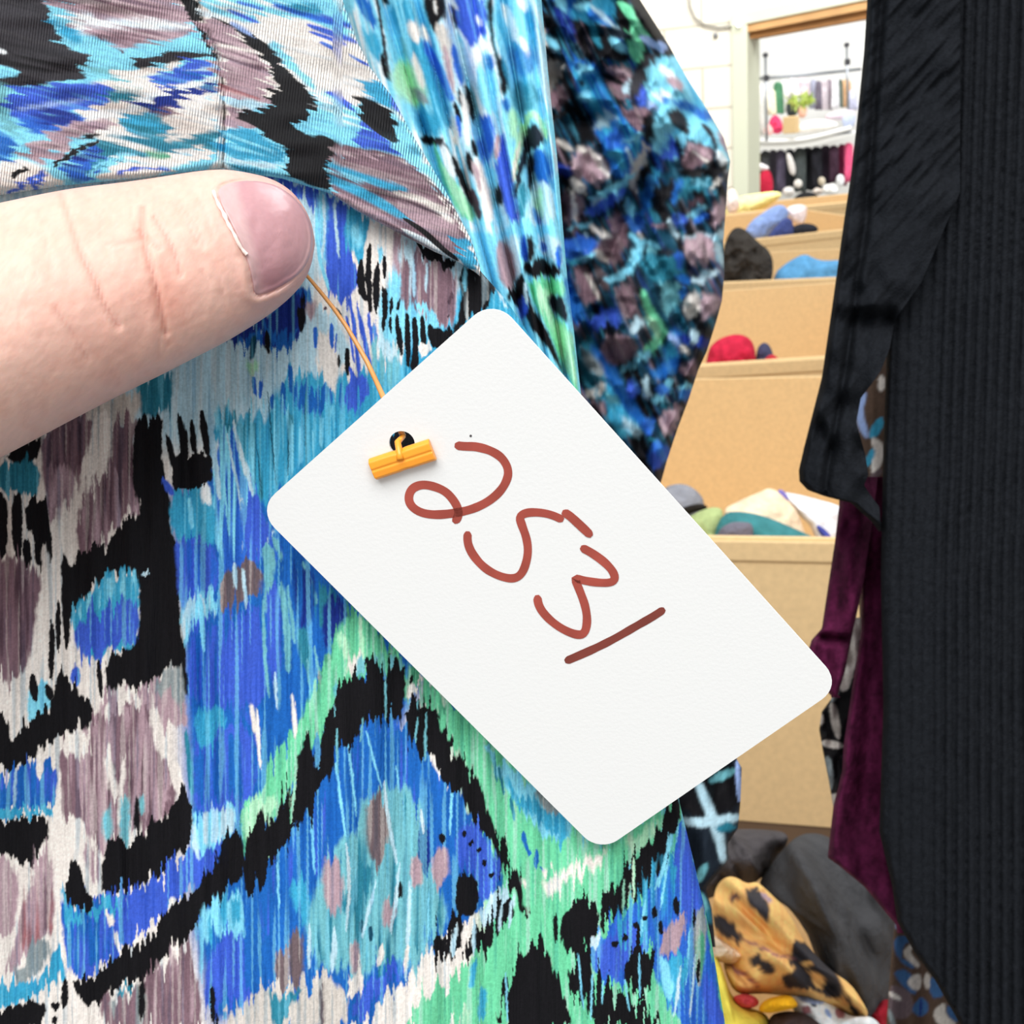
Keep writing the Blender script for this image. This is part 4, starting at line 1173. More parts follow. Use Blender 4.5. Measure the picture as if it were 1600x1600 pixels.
# ---- open cardboard boxes in a row on a long table
BZ = 1.22; BH = .30
edges = [((1110, 846), (1305, 849)), ((1095, 573), (1283, 561)), ((1135, 443), (1303, 436)), ((1200, 373), (1310, 361)), ((1250, 324), (1318, 317))]
fr = []
for a, b in edges:
    p, q = on_z(*np.array(a, float), BZ), on_z(*np.array(b, float), BZ); u = (q - p) / np.linalg.norm(q - p); fr.append((p, q, u))
labels = ['open cardboard box nearest in the row, below the pile with the cream cloth', 'second open cardboard box in the row, with the red cloth in it', 'third open cardboard box in the row, with the light blue cloth in it', 'fourth open cardboard box in the row, behind the dark grey fur', 'farthest open cardboard box in the row, below the doorway']
bi = []
for i, (p, q, u) in enumerate(fr):
    mid = (p + q) / 2; nb = np.array([-u[1], u[0], 0.]); nb = nb if nb[1] > 0 else -nb
    nxt = fr[i + 1] if i < 4 else None
    dpt = (np.dot((nxt[0] + nxt[1]) / 2 - mid, nb) - .02) if nxt else .3
    if nxt:                                                   # keep clear of the next box even where the two are not parallel
        for s_ in (-.34, .30): dpt = min(dpt, np.dot(nxt[0] + nxt[2] * (np.dot(mid + u * s_ - nxt[0], nxt[2])) - (mid + u * s_), nb) - .012)
    x0, x1 = -.34, .30; t = .004
    root = empty('cardboard_box', mid - UPV * BH, label=labels[i], cat='box', group='cardboard boxes in a row')
    c = lambda xa, xb, ya, yb, za, zb: (mid + u * (xa + xb) / 2 + nb * (ya + yb) / 2 + UPV * ((za + zb) / 2), u * (xb - xa) / 2, nb * (yb - ya) / 2, UPV * (zb - za) / 2)
    boxes('carton', [c(x0, x1, 0, t, -BH, 0), c(x0, x1, dpt - t, dpt, -BH, 0), c(x0, x0 + t, t, dpt - t, -BH, 0), c(x1 - t, x1, t, dpt - t, -BH, 0), c(x0 + t, x1 - t, t, dpt - t, -BH, -BH + t)], BOXM, root, .0015)
    boxes('flap', [c(x0 + .01, x1 - .01, t + .0005, t + .006, -.12, .003)], BOXM, root, .002)
    boxes('rim_fold', [c(x0, x1, -.003, .0005, -.018, .002)], BOXM, root, .002)
    bi.append((mid, u, nb, dpt))
table = empty('table', (0.42, 1.65, 0), label='long wooden table carrying the row of cardboard boxes', cat='table')
TABLE = mat('table_shadow_tone', S(84, 66, 52), .6, vary=.1, vscale=12)  # table colour darkened to stand in for the shadow below the nearest box
TZ = BZ - BH
boxes('table_top', [((.40, 1.55, TZ - .02), (.62, 0, 0), (0, 1.42, 0), (0, 0, .0195))], TABLE, table, .003)
for sx in (-.55, .55):
    for sy in (-1.3, 1.3):
        boxes('leg', [((.40 + sx, 1.55 + sy, (TZ - .04) / 2), (.03, 0, 0), (0, .03, 0), (0, 0, (TZ - .04) / 2))], TABLE, table, .003)
# ---- clothes heaped in the boxes
def cm(name, rgb, **k): return mat(name, S(*rgb), .9, spec=.15, vary=.18, vscale=70, bump=[('objnoise', 160, 160, .006, .4), ('objnoise', 700, 700, .001, .3)], **k)
def heap(name, px, d, bulge, rgb, label, cat, sink=None, **k):
    sink = (.055 if d < 3.2 and cat not in ('belt', 'strap') and len(px) > 7 else 0) if sink is None else sink
    y0_, y1_ = min(p[1] for p in px), max(p[1] for p in px)
    px = [(x, y + (sink * FPX / d if y > y1_ - .22 * (y1_ - y0_) else 0)) for x, y in px]      # the heap goes on down inside its box
    return tag(lump(name, px, d, bulge, cm(name + '_cloth', rgb), color=1, **k), label, cat)
def bd(i, f=.3):                                              # distance along the view of a spot inside box i
    mid, u, nb, dp = bi[i]; return float(np.dot(mid + nb * dp * f - EYE, _F))
d1 = bd(0, .45)
heap('folded_shirt', [(1128, 797), (1150, 785), (1172, 775), (1190, 768), (1200, 762), (1216, 767), (1232, 782), (1252, 808), (1278, 838), (1285, 852), (1250, 856), (1190, 850), (1140, 820)], d1, .03, (244, 220, 188), 'cream cloth on the teal cloth in the nearest cardboard box', 'clothing')
heap('crumpled_blouse', [(1130, 800), (1160, 799), (1195, 806), (1240, 825), (1290, 848), (1290, 865), (1120, 865), (1112, 840)], d1 - .062, .028, (62, 128, 132), 'teal cloth under the cream cloth in the nearest cardboard box', 'clothing')
heap('crumpled_sock', [(1122, 828), (1140, 816), (1160, 815), (1178, 818), (1176, 850), (1118, 856)], d1 - .1, .012, (112, 110, 122), 'small grey cloth in front of the teal cloth in the nearest box', 'clothing', sink=0)
heap('white_shirt', [(1218, 768), (1245, 772), (1275, 780), (1306, 788), (1330, 800), (1330, 850), (1300, 850), (1270, 825), (1250, 808), (1236, 788)], d1 + .025, .03, (240, 242, 248), 'white cloth with purple edge beside the black sleeve in the nearest box', 'clothing')
heap('purple_strap', [(1214, 765), (1224, 765), (1234, 780), (1230, 784), (1219, 776)], d1 - .004, .005, (128, 118, 190), 'short purple strap lying on the white cloth', 'strap')
heap('blue_strap', [(1274, 820), (1284, 822), (1300, 838), (1302, 850), (1292, 846), (1280, 834)], d1 - .024, .006, (72, 80, 160), 'dark blue strip of cloth at the edge of the white cloth', 'strap')
heap('green_shirt', [(1070, 812), (1090, 800), (1110, 792), (1130, 794), (1130, 818), (1124, 845), (1110, 850), (1080, 850)], d1 - .02, .024, (170, 186, 128), 'pale green cloth beside the grey cloth in the nearest box', 'clothing')
heap('grey_sweater', [(1030, 770), (1045, 758), (1068, 755), (1090, 766), (1104, 788), (1090, 796), (1060, 800), (1030, 800)], d1 + .03, .03, (140, 142, 150), 'grey cloth beside the tag edge in the nearest cardboard box', 'clothing')
heap('black_belt', [(1060, 796), (1080, 788), (1100, 787), (1108, 794), (1090, 799), (1068, 806)], d1 - .012, .008, (34, 30, 26), 'black strip of cloth under the grey cloth', 'belt')
d2 = bd(1, .3)
heap('red_shirt', [(1098, 578), (1104, 550), (1118, 532), (1140, 523), (1160, 522), (1176, 532), (1182, 556), (1180, 580)], d2, .045, (196, 38, 66), 'crumpled bright red cloth in the second cardboard box', 'clothing', wrinkle=.25)
heap('navy_beanie', [(1180, 575), (1182, 545), (1192, 534), (1202, 538), (1208, 552), (1212, 575)], d2 + .02, .025, (70, 72, 100), 'small slate blue cloth beside the red cloth', 'clothing')
heap('red_scarf', [(1186, 576), (1196, 558), (1208, 552), (1220, 564), (1245, 556), (1250, 574)], d2 - .02, .015, (190, 52, 62), 'small red scrap low in front of the slate blue cloth', 'scarf', sink=0)
d3 = bd(2, .3)
heap('blue_jersey', [(1196, 444), (1210, 428), (1222, 416), (1240, 404), (1258, 396), (1272, 404), (1288, 408), (1310, 406), (1330, 410), (1330, 446)], d3, .05, (96, 160, 206), 'light blue cloth in the third cardboard box', 'clothing')
heap('fur_coat', [(1120, 448), (1128, 400), (1136, 368), (1150, 353), (1168, 360), (1184, 378), (1204, 392), (1210, 420), (1196, 446)], d3 - .02, .07, (58, 54, 50), 'dark grey furry cloth piled beside the light blue cloth', 'coat', wrinkle=.3, freq=2)
d4 = bd(3, .4)
heap('jeans', [(1160, 376), (1168, 350), (1195, 330), (1218, 318), (1232, 326), (1232, 345), (1205, 365), (1185, 384)], d4, .05, (136, 160, 210), 'pale blue denim piled in the fourth box below the yellow cloth', 'jeans')
heap('navy_jeans', [(1195, 376), (1210, 355), (1228, 338), (1240, 345), (1240, 372), (1225, 380)], d4 - .10, .03, (62, 74, 128), 'dark blue denim leg beside the pale denim', 'jeans')
heap('pink_towel', [(1228, 322), (1262, 318), (1260, 340), (1255, 352), (1240, 350), (1232, 338)], d4 + .04, .03, (240, 226, 226), 'pinkish white cloth hanging over the edge behind the blue denim', 'towel', sink=0)
heap('black_bag', [(1232, 362), (1240, 352), (1260, 348), (1276, 352), (1280, 362), (1255, 372), (1230, 374)], d4 - .07, .02, (38, 40, 48), 'flat black cloth on the edge of the fourth box', 'bag', sink=0)
heap('yellow_blanket', [(1130, 340), (1140, 315), (1158, 306), (1185, 302), (1215, 298), (1224, 306), (1200, 322), (1170, 340), (1150, 352)], bd(4, .3), .06, (246, 238, 160), 'pale yellow blanket piled behind the pale blue denim', 'blanket')
heap('pink_cloth', [(1134, 318), (1138, 296), (1148, 294), (1158, 318), (1150, 334), (1138, 336)], bd(4, .3) - .1, .03, (240, 222, 214), 'pale pink cloth beside the printed dress on the yellow blanket', 'clothing')
# ---- near heap at the bottom of the picture: dark sweaters, orange leopard print, yellow
dn = .50
heap('charcoal_hoodie', [(1236, 1312), (1262, 1300), (1294, 1305), (1336, 1340), (1375, 1385), (1404, 1425), (1412, 1500), (1395, 1570), (1360, 1620), (1325, 1570), (1280, 1490), (1230, 1410), (1178, 1388), (1205, 1350)], dn, .05, (70, 70, 72), 'charcoal grey sweatshirt heaped under the maroon hem', 'sweatshirt', wrinkle=.35, wdir=1.1)
heap('grey_hoodie', [(1050, 1320), (1120, 1296), (1190, 1295), (1240, 1302), (1212, 1348), (1178, 1384), (1150, 1388), (1120, 1400), (1060, 1420)], dn + .03, .05, (78, 74, 76), 'dark grey sweatshirt behind the orange spotted cloth', 'sweatshirt', wrinkle=.35, wdir=1.1, sink=0)
LEO = """
@ 1080 1300 .1875
o 0 1|-100,300 1700,300 1700,1700 -100,1700
k 3 3|440,480 520,460 640,560 660,640 640,760 560,700 480,600
~m 3 3 w60|320,560 400,540
~p 2 2 w40|590,520 670,580
k 3 3|140,700 230,680 300,740 420,830 430,900 390,930 260,880 230,820 160,780
k 3 3|850,900 940,890 1010,980 1140,1090 1260,1260 1270,1380 1200,1400 1060,1330 940,1290 800,1310 740,1200 800,1170 880,1140 800,1060 820,1010
k 3 3|480,1040 560,1040 650,1070 720,1180 660,1200 560,1150 500,1130
o 2 2|920,1080 1000,1070 1010,1110 940,1130
o 2 2|960,1170 1080,1170 1120,1240 1090,1310 1010,1280 1010,1220
~k 2 2 w70|1100,1100 1230,1260
~K 2 2 w60|1170,1270 1190,1310
~k 2 2 w40|1290,1380 1390,1540
~R 2 3 w26|440,900 700,1020 860,1060
~R 2 3 w30|280,1060 420,1180 560,1280
"""
PAL['o'] = (255, 194, 118); PAL['y'] = (248, 226, 84)
tag(lump('leopard_scarf', [(1112, 1430), (1116, 1392), (1128, 1373), (1146, 1368), (1168, 1382), (1182, 1376), (1204, 1396), (1232, 1424), (1252, 1464), (1272, 1490), (1300, 1518), (1328, 1536), (1346, 1562), (1360, 1588), (1340, 1592), (1318, 1580), (1290, 1572), (1258, 1558), (1225, 1556), (1190, 1552), (1150, 1556), (1132, 1520), (1128, 1490)], dn - .058, .03, PRINT, None, LEO, 'o', 3, wrinkle=.55, freq=1.0, wdir=.75), 'orange and black spotted cloth on the charcoal sweatshirt', 'scarf')
heap('peach_cloth', [(1104, 1452), (1118, 1462), (1140, 1478), (1168, 1490), (1172, 1502), (1140, 1508), (1112, 1498)], dn - .06, .02, (248, 224, 196), 'pale peach cloth between the printed dress and the spotted cloth', 'clothing', sink=0)
heap('yellow_shirt', [(1112, 1492), (1124, 1500), (1134, 1530), (1142, 1556), (1168, 1574), (1196, 1582), (1206, 1600), (1200, 1660), (1110, 1660), (1104, 1560)], dn - .07, .03, (246, 228, 92), 'bright yellow cloth at the edge of the printed dress', 'shirt')
heap('orange_beanie', [(1182, 1578), (1196, 1560), (1232, 1553), (1244, 1562), (1248, 1574), (1222, 1580), (1198, 1584)], dn - .085, .015, (246, 180, 30), 'small golden orange cloth on top of the yellow and dark cloth', 'clothing', sink=0)
heap('red_cloth', [(1142, 1558), (1160, 1552), (1180, 1556), (1188, 1568), (1176, 1576), (1156, 1574)], dn - .08, .012, (204, 70, 76), 'small red cloth between the spotted cloth and the yellow cloth', 'clothing', sink=0)
FLW = """
@ 1080 1300 .1875
~R 1 2 w80|930,1470 990,1500
~R 1 2 w80|1220,1480 1260,1540
~K 1 1 w34|1000,1430 1040,1450
~L 1 2 w60|900,1380 1100,1420
~L 1 2 w40|1120,1480 1160,1540
"""
tag(lump('floral_blouse', [(1226, 1552), (1262, 1552), (1298, 1566), (1330, 1590), (1362, 1586), (1382, 1610), (1370, 1660), (1290, 1660), (1258, 1596), (1236, 1576)], dn - .06, .02, PRINT, None, FLW, 'w', 3, wrinkle=.3), 'white blouse with red flowers under the spotted cloth', 'blouse')
heap('brown_cloth', [(1196, 1588), (1230, 1578), (1262, 1584), (1296, 1610), (1290, 1660), (1200, 1660)], dn - .075, .02, (70, 56, 54), 'dark brown cloth below the golden orange cloth', 'clothing')
heap('crimson_cloth', [(1340, 1590), (1366, 1560), (1392, 1550), (1400, 1600), (1390, 1660), (1350, 1660)], dn - .01, .03, (140, 24, 38), 'deep red cloth below the charcoal sweatshirt', 'clothing')
BX0 = at(1240, 1720, dn + .02)
nb_root = empty('cardboard_box', BX0 - UPV * .2, label='cardboard box under the heap of charcoal and orange clothes', cat='box', group='cardboard boxes in a row')
cz = TZ; top = float(at(1240, 1640, dn)[2]) - .02
_cx, _cy = .15, .40
boxes('carton', [((_cx, _cy - .14, (cz + top) / 2), (.2, 0, 0), (0, .003, 0), (0, 0, (top - cz) / 2)), ((_cx, _cy + .14, (cz + top) / 2), (.2, 0, 0), (0, .003, 0), (0, 0, (top - cz) / 2)),
                 ((_cx - .2, _cy, (cz + top) / 2), (.003, 0, 0), (0, .14, 0), (0, 0, (top - cz) / 2)), ((_cx + .2, _cy, (cz + top) / 2), (.003, 0, 0), (0, .14, 0), (0, 0, (top - cz) / 2)), ((_cx, _cy, cz + .004), (.2, 0, 0), (0, .14, 0), (0, 0, .003))], BOXM, nb_root, .0015)
# ---- back room: racks, shelf and clothes seen through the doorway
DR = 7.6
def P7(x, y, dd=0): return at(x, y, DR + dd)
CHROME = mat('chrome', S(150, 154, 160), .3, metal=.7); DARK = mat('black_knob', S(60, 60, 66), .4)
for i, (x, yt, yb, lab) in enumerate(((1196, 86, 220, 'chrome rack post with black knob near the green door frame'), (1323, 70, 170, 'chrome rack post with black knob beside the black sweater'))):
    r = empty('rack_post', P7(x + 2, yb, -.17), label=lab, cat='rack', group='clothes rack posts')
    tube('pole', [P7(x, yt, -.17), P7(x + .8, (yt + yb) / 2, -.17), P7(x + 2, yb, -.17)], .009, CHROME, r, 8)
    s = chaikin(np.array([(0, -4), (3, -2.5), (4, 0), (3, 3), (0, 4)], float), False, 1)
    tube('knob', [P7(x, yt + q, -.17) for q in (-4, -3, -1, 1, 3, 4)], [.004, .014, .02, .02, .014, .004], DARK, r, 10)
    boxes('collar', [(P7(x + 1, yt + (yb - yt) * .27, -.17), (.016, 0, 0), (0, .016, 0), (0, 0, .02))], DARK, r)
def hung(name, x, y0, y1, w, rgb, label, dd=.2, cat='clothing', group=None, flare=1.25):
    h_ = y1 - y0; q = lambda a, b: (x + w * a, y0 + h_ * b)
    ol = [q(-.22, 0), q(-.2, 0), q(.2, 0), q(.22, 0), q(.46, .07), q(.5, .1), q(.5 * flare, .97), q(.5 * flare, 1), q(.46 * flare, 1), q(.08, 1.01), q(0, .96), q(-.08, 1.01), q(-.46 * flare, 1), q(-.5 * flare, 1), q(-.5 * flare, .97), q(-.5, .1), q(-.46, .07)]
    root_ = tag(lump(name, ol, DR + dd, .035, cm(name + '_cloth', rgb), color=1, nr=10, na=60, wrinkle=.5, wdir=1.57), label, cat, group)
    return root_
rail = tag(tube('hanging_rail', [P7(1168, 124, .25), P7(1250, 118, .25), P7(1345, 108, .25)], .012, CHROME), 'thin chrome rail carrying the pale hanging clothes in the back room', 'rail')
shirts = [(1172, 138, 205, 9, (224, 220, 224), 'pale grey blouse hanging nearest the green door frame'), (1180, 142, 208, 8, (110, 96, 104), 'dark striped blouse hanging beside the pale grey one'), (1190, 132, 212, 10, (250, 246, 240), 'white blouse hanging behind the left rack post'),
          (1205, 140, 180, 10, (240, 232, 206), 'pale beige blouse hanging right of the left rack post'), (1216, 128, 178, 11, (92, 150, 112), 'green blouse hanging among white ones'), (1226, 124, 176, 11, (246, 246, 240), 'white blouse hanging beside the green one'),
          (1239, 122, 152, 12, (250, 246, 248), 'white blouse above the dark gap left of the plant'), (1254, 122, 152, 15, (248, 226, 234), 'pale pink blouse hanging above the plant'), (1271, 124, 170, 8, (170, 172, 192), 'grey blue blouse hanging right of the plant'),
          (1279, 126, 172, 7, (118, 110, 124), 'dark grey blouse, second to the right of the plant'), (1288, 124, 172, 8, (226, 214, 220), 'pale lilac blouse, third to the right of the plant'), (1296, 124, 172, 7, (150, 136, 146), 'mauve grey blouse in the middle of the right rail'),
          (1305, 122, 170, 8, (232, 232, 236), 'whitish blouse left of the dark green one'), (1313, 124, 168, 6, (110, 120, 108), 'dark green blouse beside the tan one'), (1322, 124, 168, 11, (224, 178, 134), 'tan blouse hanging at the right rack post'), (1333, 140, 172, 9, (196, 198, 222), 'lavender top nearest the black sweater')]
for k_, (x, y0, y1, w, c, l) in enumerate(shirts): hung('hanging_blouse', x, y0, y1, w * 1.35, c, l, .22 + .13 * (k_ % 3), 'blouse', 'blouses on the upper rail')
pot = empty('potted_plant', P7(1250, 178), label='small yellow-green plant in a pinkish pot on the back shelf', cat='plant')
lump('pot', [(1246, 166), (1258, 164), (1262, 170), (1259, 184), (1248, 185)], DR, .045, mat('terracotta', S(232, 184, 160), .8), pot, color=1, nr=8, na=40, wrinkle=.02)
rs = np.random.RandomState(5); lv = []; lf = []
for k in range(60):
    a = rs.rand() * 6.28; rr = rs.rand() ** .5; c0 = P7(1253 + 17 * rr * math.cos(a), 158 + 9 * rr * math.sin(a), rs.uniform(-.06, .06)); u_ = rs.randn(3) * .028; v_ = np.cross(u_, rs.randn(3)); v_ = v_ / np.linalg.norm(v_) * .011
    b_ = len(lv); lv += [c0 - u_, c0 + v_, c0 + u_, c0 - v_]; lf.append((b_, b_ + 1, b_ + 2, b_ + 3))
fo = mesh_obj('foliage', np.array(lv), lf, mat('leaf', S(176, 196, 92), .6, vary=.3, vscale=30), pot, False); sm = fo.modifiers.new('t', 'SOLIDIFY'); sm.thickness = .003
heap('black_bag', [(1229, 156), (1240, 150), (1248, 158), (1248, 178), (1236, 184), (1228, 178)], DR + .16, .03, (62, 70, 70), 'dark bag on the back shelf left of the plant', 'bag', nr=8, na=40)
heap('pink_flower', [(1200, 196), (1204, 184), (1212, 178), (1220, 186), (1224, 198), (1222, 208), (1208, 210)], DR + .03, .05, (226, 70, 112), 'bright pink cloth flower on the back shelf', 'flower', nr=10, na=48, wrinkle=.4)
heap('pale_flower', [(1192, 206), (1198, 192), (1205, 196), (1210, 208), (1200, 213)], DR - .05, .02, (248, 196, 190), 'pale pink cloth left of the bright pink flower', 'flower', nr=8, na=40)
boxes('small_carton', [(P7(1236, 195, -.12), WX * .045, WN * .05, UPV * .055)], BOXM, None, .004); tag(bpy.data.objects['small_carton'], 'small cardboard carton right of the pink flower', 'carton')
heap('white_pillow', [(1244, 208), (1246, 196), (1262, 188), (1285, 186), (1306, 190), (1312, 197), (1296, 204), (1270, 208)], DR - .05, .06, (250, 246, 240), 'white cushion lying on the back shelf', 'cushion', nr=10, na=48)
heap('lilac_shirt', [(1285, 186), (1296, 176), (1314, 172), (1336, 172), (1336, 186), (1310, 188)], DR + .05, .04, (232, 214, 226), 'pale lilac folded cloth above the white cushion', 'clothing', nr=8, na=40)
heap('lavender_dress', [(1314, 186), (1324, 176), (1338, 178), (1334, 202), (1318, 201)], DR - .05, .026, (190, 200, 226), 'pale lavender blue cloth at the right end of the shelf', 'clothing', nr=8, na=40)
shelf = empty('shelf', P7(1240, 214), label='white shelf edge on the round rack above the dark trousers', cat='shelf')
cv = np.array([(1168, 218), (1190, 221), (1220, 221), (1250, 219), (1280, 213), (1310, 205), (1330, 200)], float); cv = chaikin(cv, False, 2)
tube('shelf_edge', P7(cv[:, 0], cv[:, 1], -.10), .016, WHITE, shelf, 10)
P_ = np.array([P7(x, y, -.10) for x, y in cv]); Q_ = np.array([p + WN * .55 for p in P_[::-1]]); loop = np.vstack([P_, Q_]) - UPV * .035; prism('shelf_board', loop, loop - UPV * .015, WHITE, shelf)
tube('rack_ring', P7(cv[:, 0], cv[:, 1] + 5, -.06), .011, CHROME, shelf, 8)
pants = [(1176, 232, 300, 12, (66, 52, 44)), (1184, 234, 300, 12, (120, 96, 50)), (1196, 232, 296, 13, (70, 72, 74)), (1208, 231, 300, 14, (96, 92, 104)), (1220, 231, 302, 14, (84, 78, 96)), (1234, 230, 292, 14, (58, 60, 66)), (1250, 228, 300, 17, (72, 78, 78)), (1262, 227, 298, 16, (40, 42, 46)),
         (1276, 226, 296, 16, (34, 34, 40)), (1290, 224, 288, 15, (52, 44, 56)), (1303, 224, 286, 14, (62, 42, 56)), (1316, 222, 290, 13, (120, 40, 72)), (1326, 220, 285, 13, (220, 90, 130))]
pl = ['brown trousers hanging nearest the door frame', 'olive brown trousers second from the door frame', 'grey patterned trousers under the shelf edge', 'slate grey trousers above the red cloth', 'dark violet grey trousers beside the slate ones', 'charcoal trousers behind the silver cloth', 'grey green trousers with a pale stripe', 'black trousers in the middle of the round rack', 'deepest black trousers right of the middle', 'plum black trousers on the right side', 'dark plum trousers beside the wine coloured pair', 'wine coloured trousers second from the black sweater', 'pink trousers hanging nearest the black sweater']
for k_, ((x, y0, y1, w, c), l) in enumerate(zip(pants, pl)): hung('hanging_trousers', x, y0 + 3, y1, w * 1.12, c, l, .12 * (k_ % 2), 'trousers', 'trousers on the round rack', 1.0)
heap('silver_scarf', [(1228, 238), (1236, 240), (1244, 262), (1242, 276), (1234, 272), (1230, 256)], DR - .08, .02, (214, 210, 206), 'silvery scarf hanging in front of the dark trousers', 'scarf', nr=8, na=40)
heap('white_towel', [(1164, 254), (1176, 250), (1198, 258), (1204, 264), (1190, 268), (1170, 262)], DR - .1, .03, (244, 238, 240), 'white towel lying over the red cloth by the door frame', 'towel', nr=8, na=40)
heap('red_dress', [(1186, 268), (1202, 264), (1208, 280), (1208, 306), (1186, 306)], DR - .1, .03, (190, 40, 66), 'red cloth hanging below the white towel', 'dress', nr=8, na=40)
wl = ['white cloth bundle at the foot of the rack, leftmost', 'white cloth bundle under the grey green trousers', 'white bundle at the foot of the black trousers', 'white cloth heap below the wine coloured trousers', 'pale cloth bundle nearest the black sweater', 'beige white bundle low in the middle', 'cream bundle beside the beige one']
for (x, y, w, h, c), l in zip(((1232, 300, 10, 8, (236, 232, 228)), (1247, 287, 7, 7, (240, 236, 230)), (1284, 283, 6, 7, (210, 200, 180)), (1298, 296, 14, 9, (244, 244, 242)), (1313, 282, 7, 10, (240, 242, 246)), (1262, 309, 9, 5, (232, 214, 200)), (1278, 299, 8, 6, (226, 214, 204))), wl):
    heap('cloth_bundle', [(x + w * math.cos(t), y + h * math.sin(t)) for t in np.linspace(0, 6.28, 10, endpoint=False)], DR - .12, .05, c, l, 'clothing', nr=8, na=40, wrinkle=.3)
heap('black_boots', [(1236, 318), (1242, 306), (1258, 298), (1276, 302), (1280, 312), (1258, 318)], DR - .23, .045, (36, 36, 38), 'black shoes on the floor pile below the rack', 'shoes', nr=8, na=40)
heap('grey_rug', [(1236, 320), (1262, 312), (1290, 308), (1330, 300), (1330, 330), (1240, 330)], DR + .06, .05, (190, 180, 176), 'greyish cloth pile at the foot of the rack', 'clothing', nr=8, na=40)

# ================================================================ the place: room, then boxes, clothes, hand, tag
# ---- printed dress held by the hand
def gs(x, c, w): return np.exp(-((x - c) / w) ** 2)
dress = empty('printed_dress', at(700, 700, .135), label='blue, black, cream and mint ikat-print crepe dress held by the thumb', cat='dress')
BOD_R = [(590, 150), (606, 190), (668, 290), (716, 372), (752, 425), (790, 468), (812, 500), (850, 560), (880, 592), (905, 640), (985, 850), (1035, 1080), (1062, 1255), (1085, 1350), (1110, 1460), (1133, 1600), (1150, 1760)]
def d_bodice(X, Y, s):
    d = .1305 + .0009 * np.sin(X / 95 + .6 * np.sin(Y / 260)) * np.clip((Y - 500) / 500, .15, 1) + .00035 * np.sin(X / 31 + .004 * Y + 1) + .00022 * np.sin((X - .06 * Y) / 9.5 + 2.5 * vn(X / 120, Y / 260, 13)) * np.clip((Y - 560) / 300, .2, 1)
    d += .0004 * (vn(X / 40, Y / 300, 11) - .5) + .0002 * (vn(X / 13, Y / 160, 12) - .5) * 2
    d += .010 * np.clip((X - 900) / 250, 0, 1) ** 2 + .0016 * np.clip((Y - 1000) / 600, 0, 1) + .004 * np.clip((X - 550) / 300, 0, 1) * np.clip((Y - 850) / 300, 0, 1)
    d += .0012 * gs(X - .08 * (Y - 700), 292, 14) * np.clip((Y - 600) / 200, 0, 1)
    d -= .0012 * gs(X + .3 * (Y - 1400), 430, 40) * 0
    return d
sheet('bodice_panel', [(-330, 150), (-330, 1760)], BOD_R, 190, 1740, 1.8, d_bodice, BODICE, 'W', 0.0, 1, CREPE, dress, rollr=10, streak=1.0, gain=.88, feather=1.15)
# gathered band, two sewn pieces
def d_band(X, Y, s):
    lo = interp_x(BAND_LOW, X)
    d = .1283 + .0011 * np.sin((Y - .12 * X + 26 * np.sin(X / 75)) / 26 + 1.0) * np.clip((Y - 120) / 90, 0, 1) * np.clip((380 - X) / 120, 0, 1)
    d += .0004 * (vn(X / 60, Y / 22, 14) - .5) * 2
    d += .0014 * gs(X - np.interp(Y, [-50, 0, 42, 96, 149, 266], [300, 308, 318, 342, 351, 349]), 0, 6)                              # seam groove between the two pieces
    d += .0013 * (1 - np.sqrt(np.clip(1 - (1 - np.clip((lo - Y) / 12, 0, 1)) ** 2, 0, 1)))   # lower edge turns in
    f = Y - np.interp(X, [300, 460, 556, 612, 690, 745], [60, 110, 175, 215, 300, 380])
    d += np.where(X > 330, .0010 * np.tanh(-f / 9) * np.clip((X - 330) / 120, 0, 1), 0)      # the flap folded over above the band
    return d
BAND_LOW = [(-330, 375), (-100, 328), (0, 305), (100, 290), (200, 280), (300, 268), (345, 263), (380, 269), (440, 279), (515, 302), (560, 331), (600, 352), (640, 373), (680, 394), (712, 407), (742, 425), (760, 440)]
def interp_x(pts, x):
    p = np.array(pts, float); return np.interp(x, p[:, 0], p[:, 1])
def band_sheet():
    xs = np.arange(-330, 751, 1.8); nx = len(xs)
    TOPX = [(-330, -330), (520, -330), (535, 0), (556, 60), (580, 108), (612, 150), (640, 203), (690, 287), (735, 372), (751, 420)]
    # rows follow the lower edge, columns end on the fold of the flap
    low = interp_x(BAND_LOW, xs)
    top = np.where(xs < 520, -300.0, np.interp(xs, [520, 535, 556, 580, 612, 640, 690, 735, 751], [-300, 0, 60, 108, 150, 203, 287, 372, 420]))
    ny = 390; t = np.linspace(0, 1, ny)[:, None]
    X = np.repeat(xs[None], ny, 0); Y = top[None] + t * (low - top)[None]
    D = d_band(X, Y, t)
    ed = np.clip((Y - top[None]) / 10, 0, 1); D = D + np.where(X > 500, .003 * (1 - np.sqrt(np.clip(1 - (1 - ed) ** 2, 0, 1))), 0)
    col = paint(X, Y, BAND, 'W', np.radians(75), 5, 1.0, 1.0, .6) * 1.22
    # turn-backs on the lower and the upper edge
    k = np.arange(1, 8)[:, None] / 7
    LX = np.repeat(xs[None], 7, 0); LY = low[None] - 14 * k; LD = D[-1][None] + .0016 * k
    UX = LX; UY = top[None] + 18 * k[::-1]; UD = D[0][None] + .006 * np.sqrt(k[::-1])
    c3 = col.reshape(ny, nx, 3)
    X = np.vstack([UX, X, LX]); Y = np.vstack([UY, Y, LY]); D = np.vstack([UD, D, LD])
    c3 = np.concatenate([np.repeat(c3[:1], 7, 0), c3, np.repeat(c3[-1:], 7, 0)], 0)
    return mesh_obj('gathered_band', at(X, Y, D).reshape(-1, 3), grid_faces(ny + 14, nx)[:, ::-1], RIBBED, dress, True, c3.reshape(-1, 3), np.stack([X + .12 * Y, Y], -1).reshape(-1, 2) / 1600)
band_sheet()
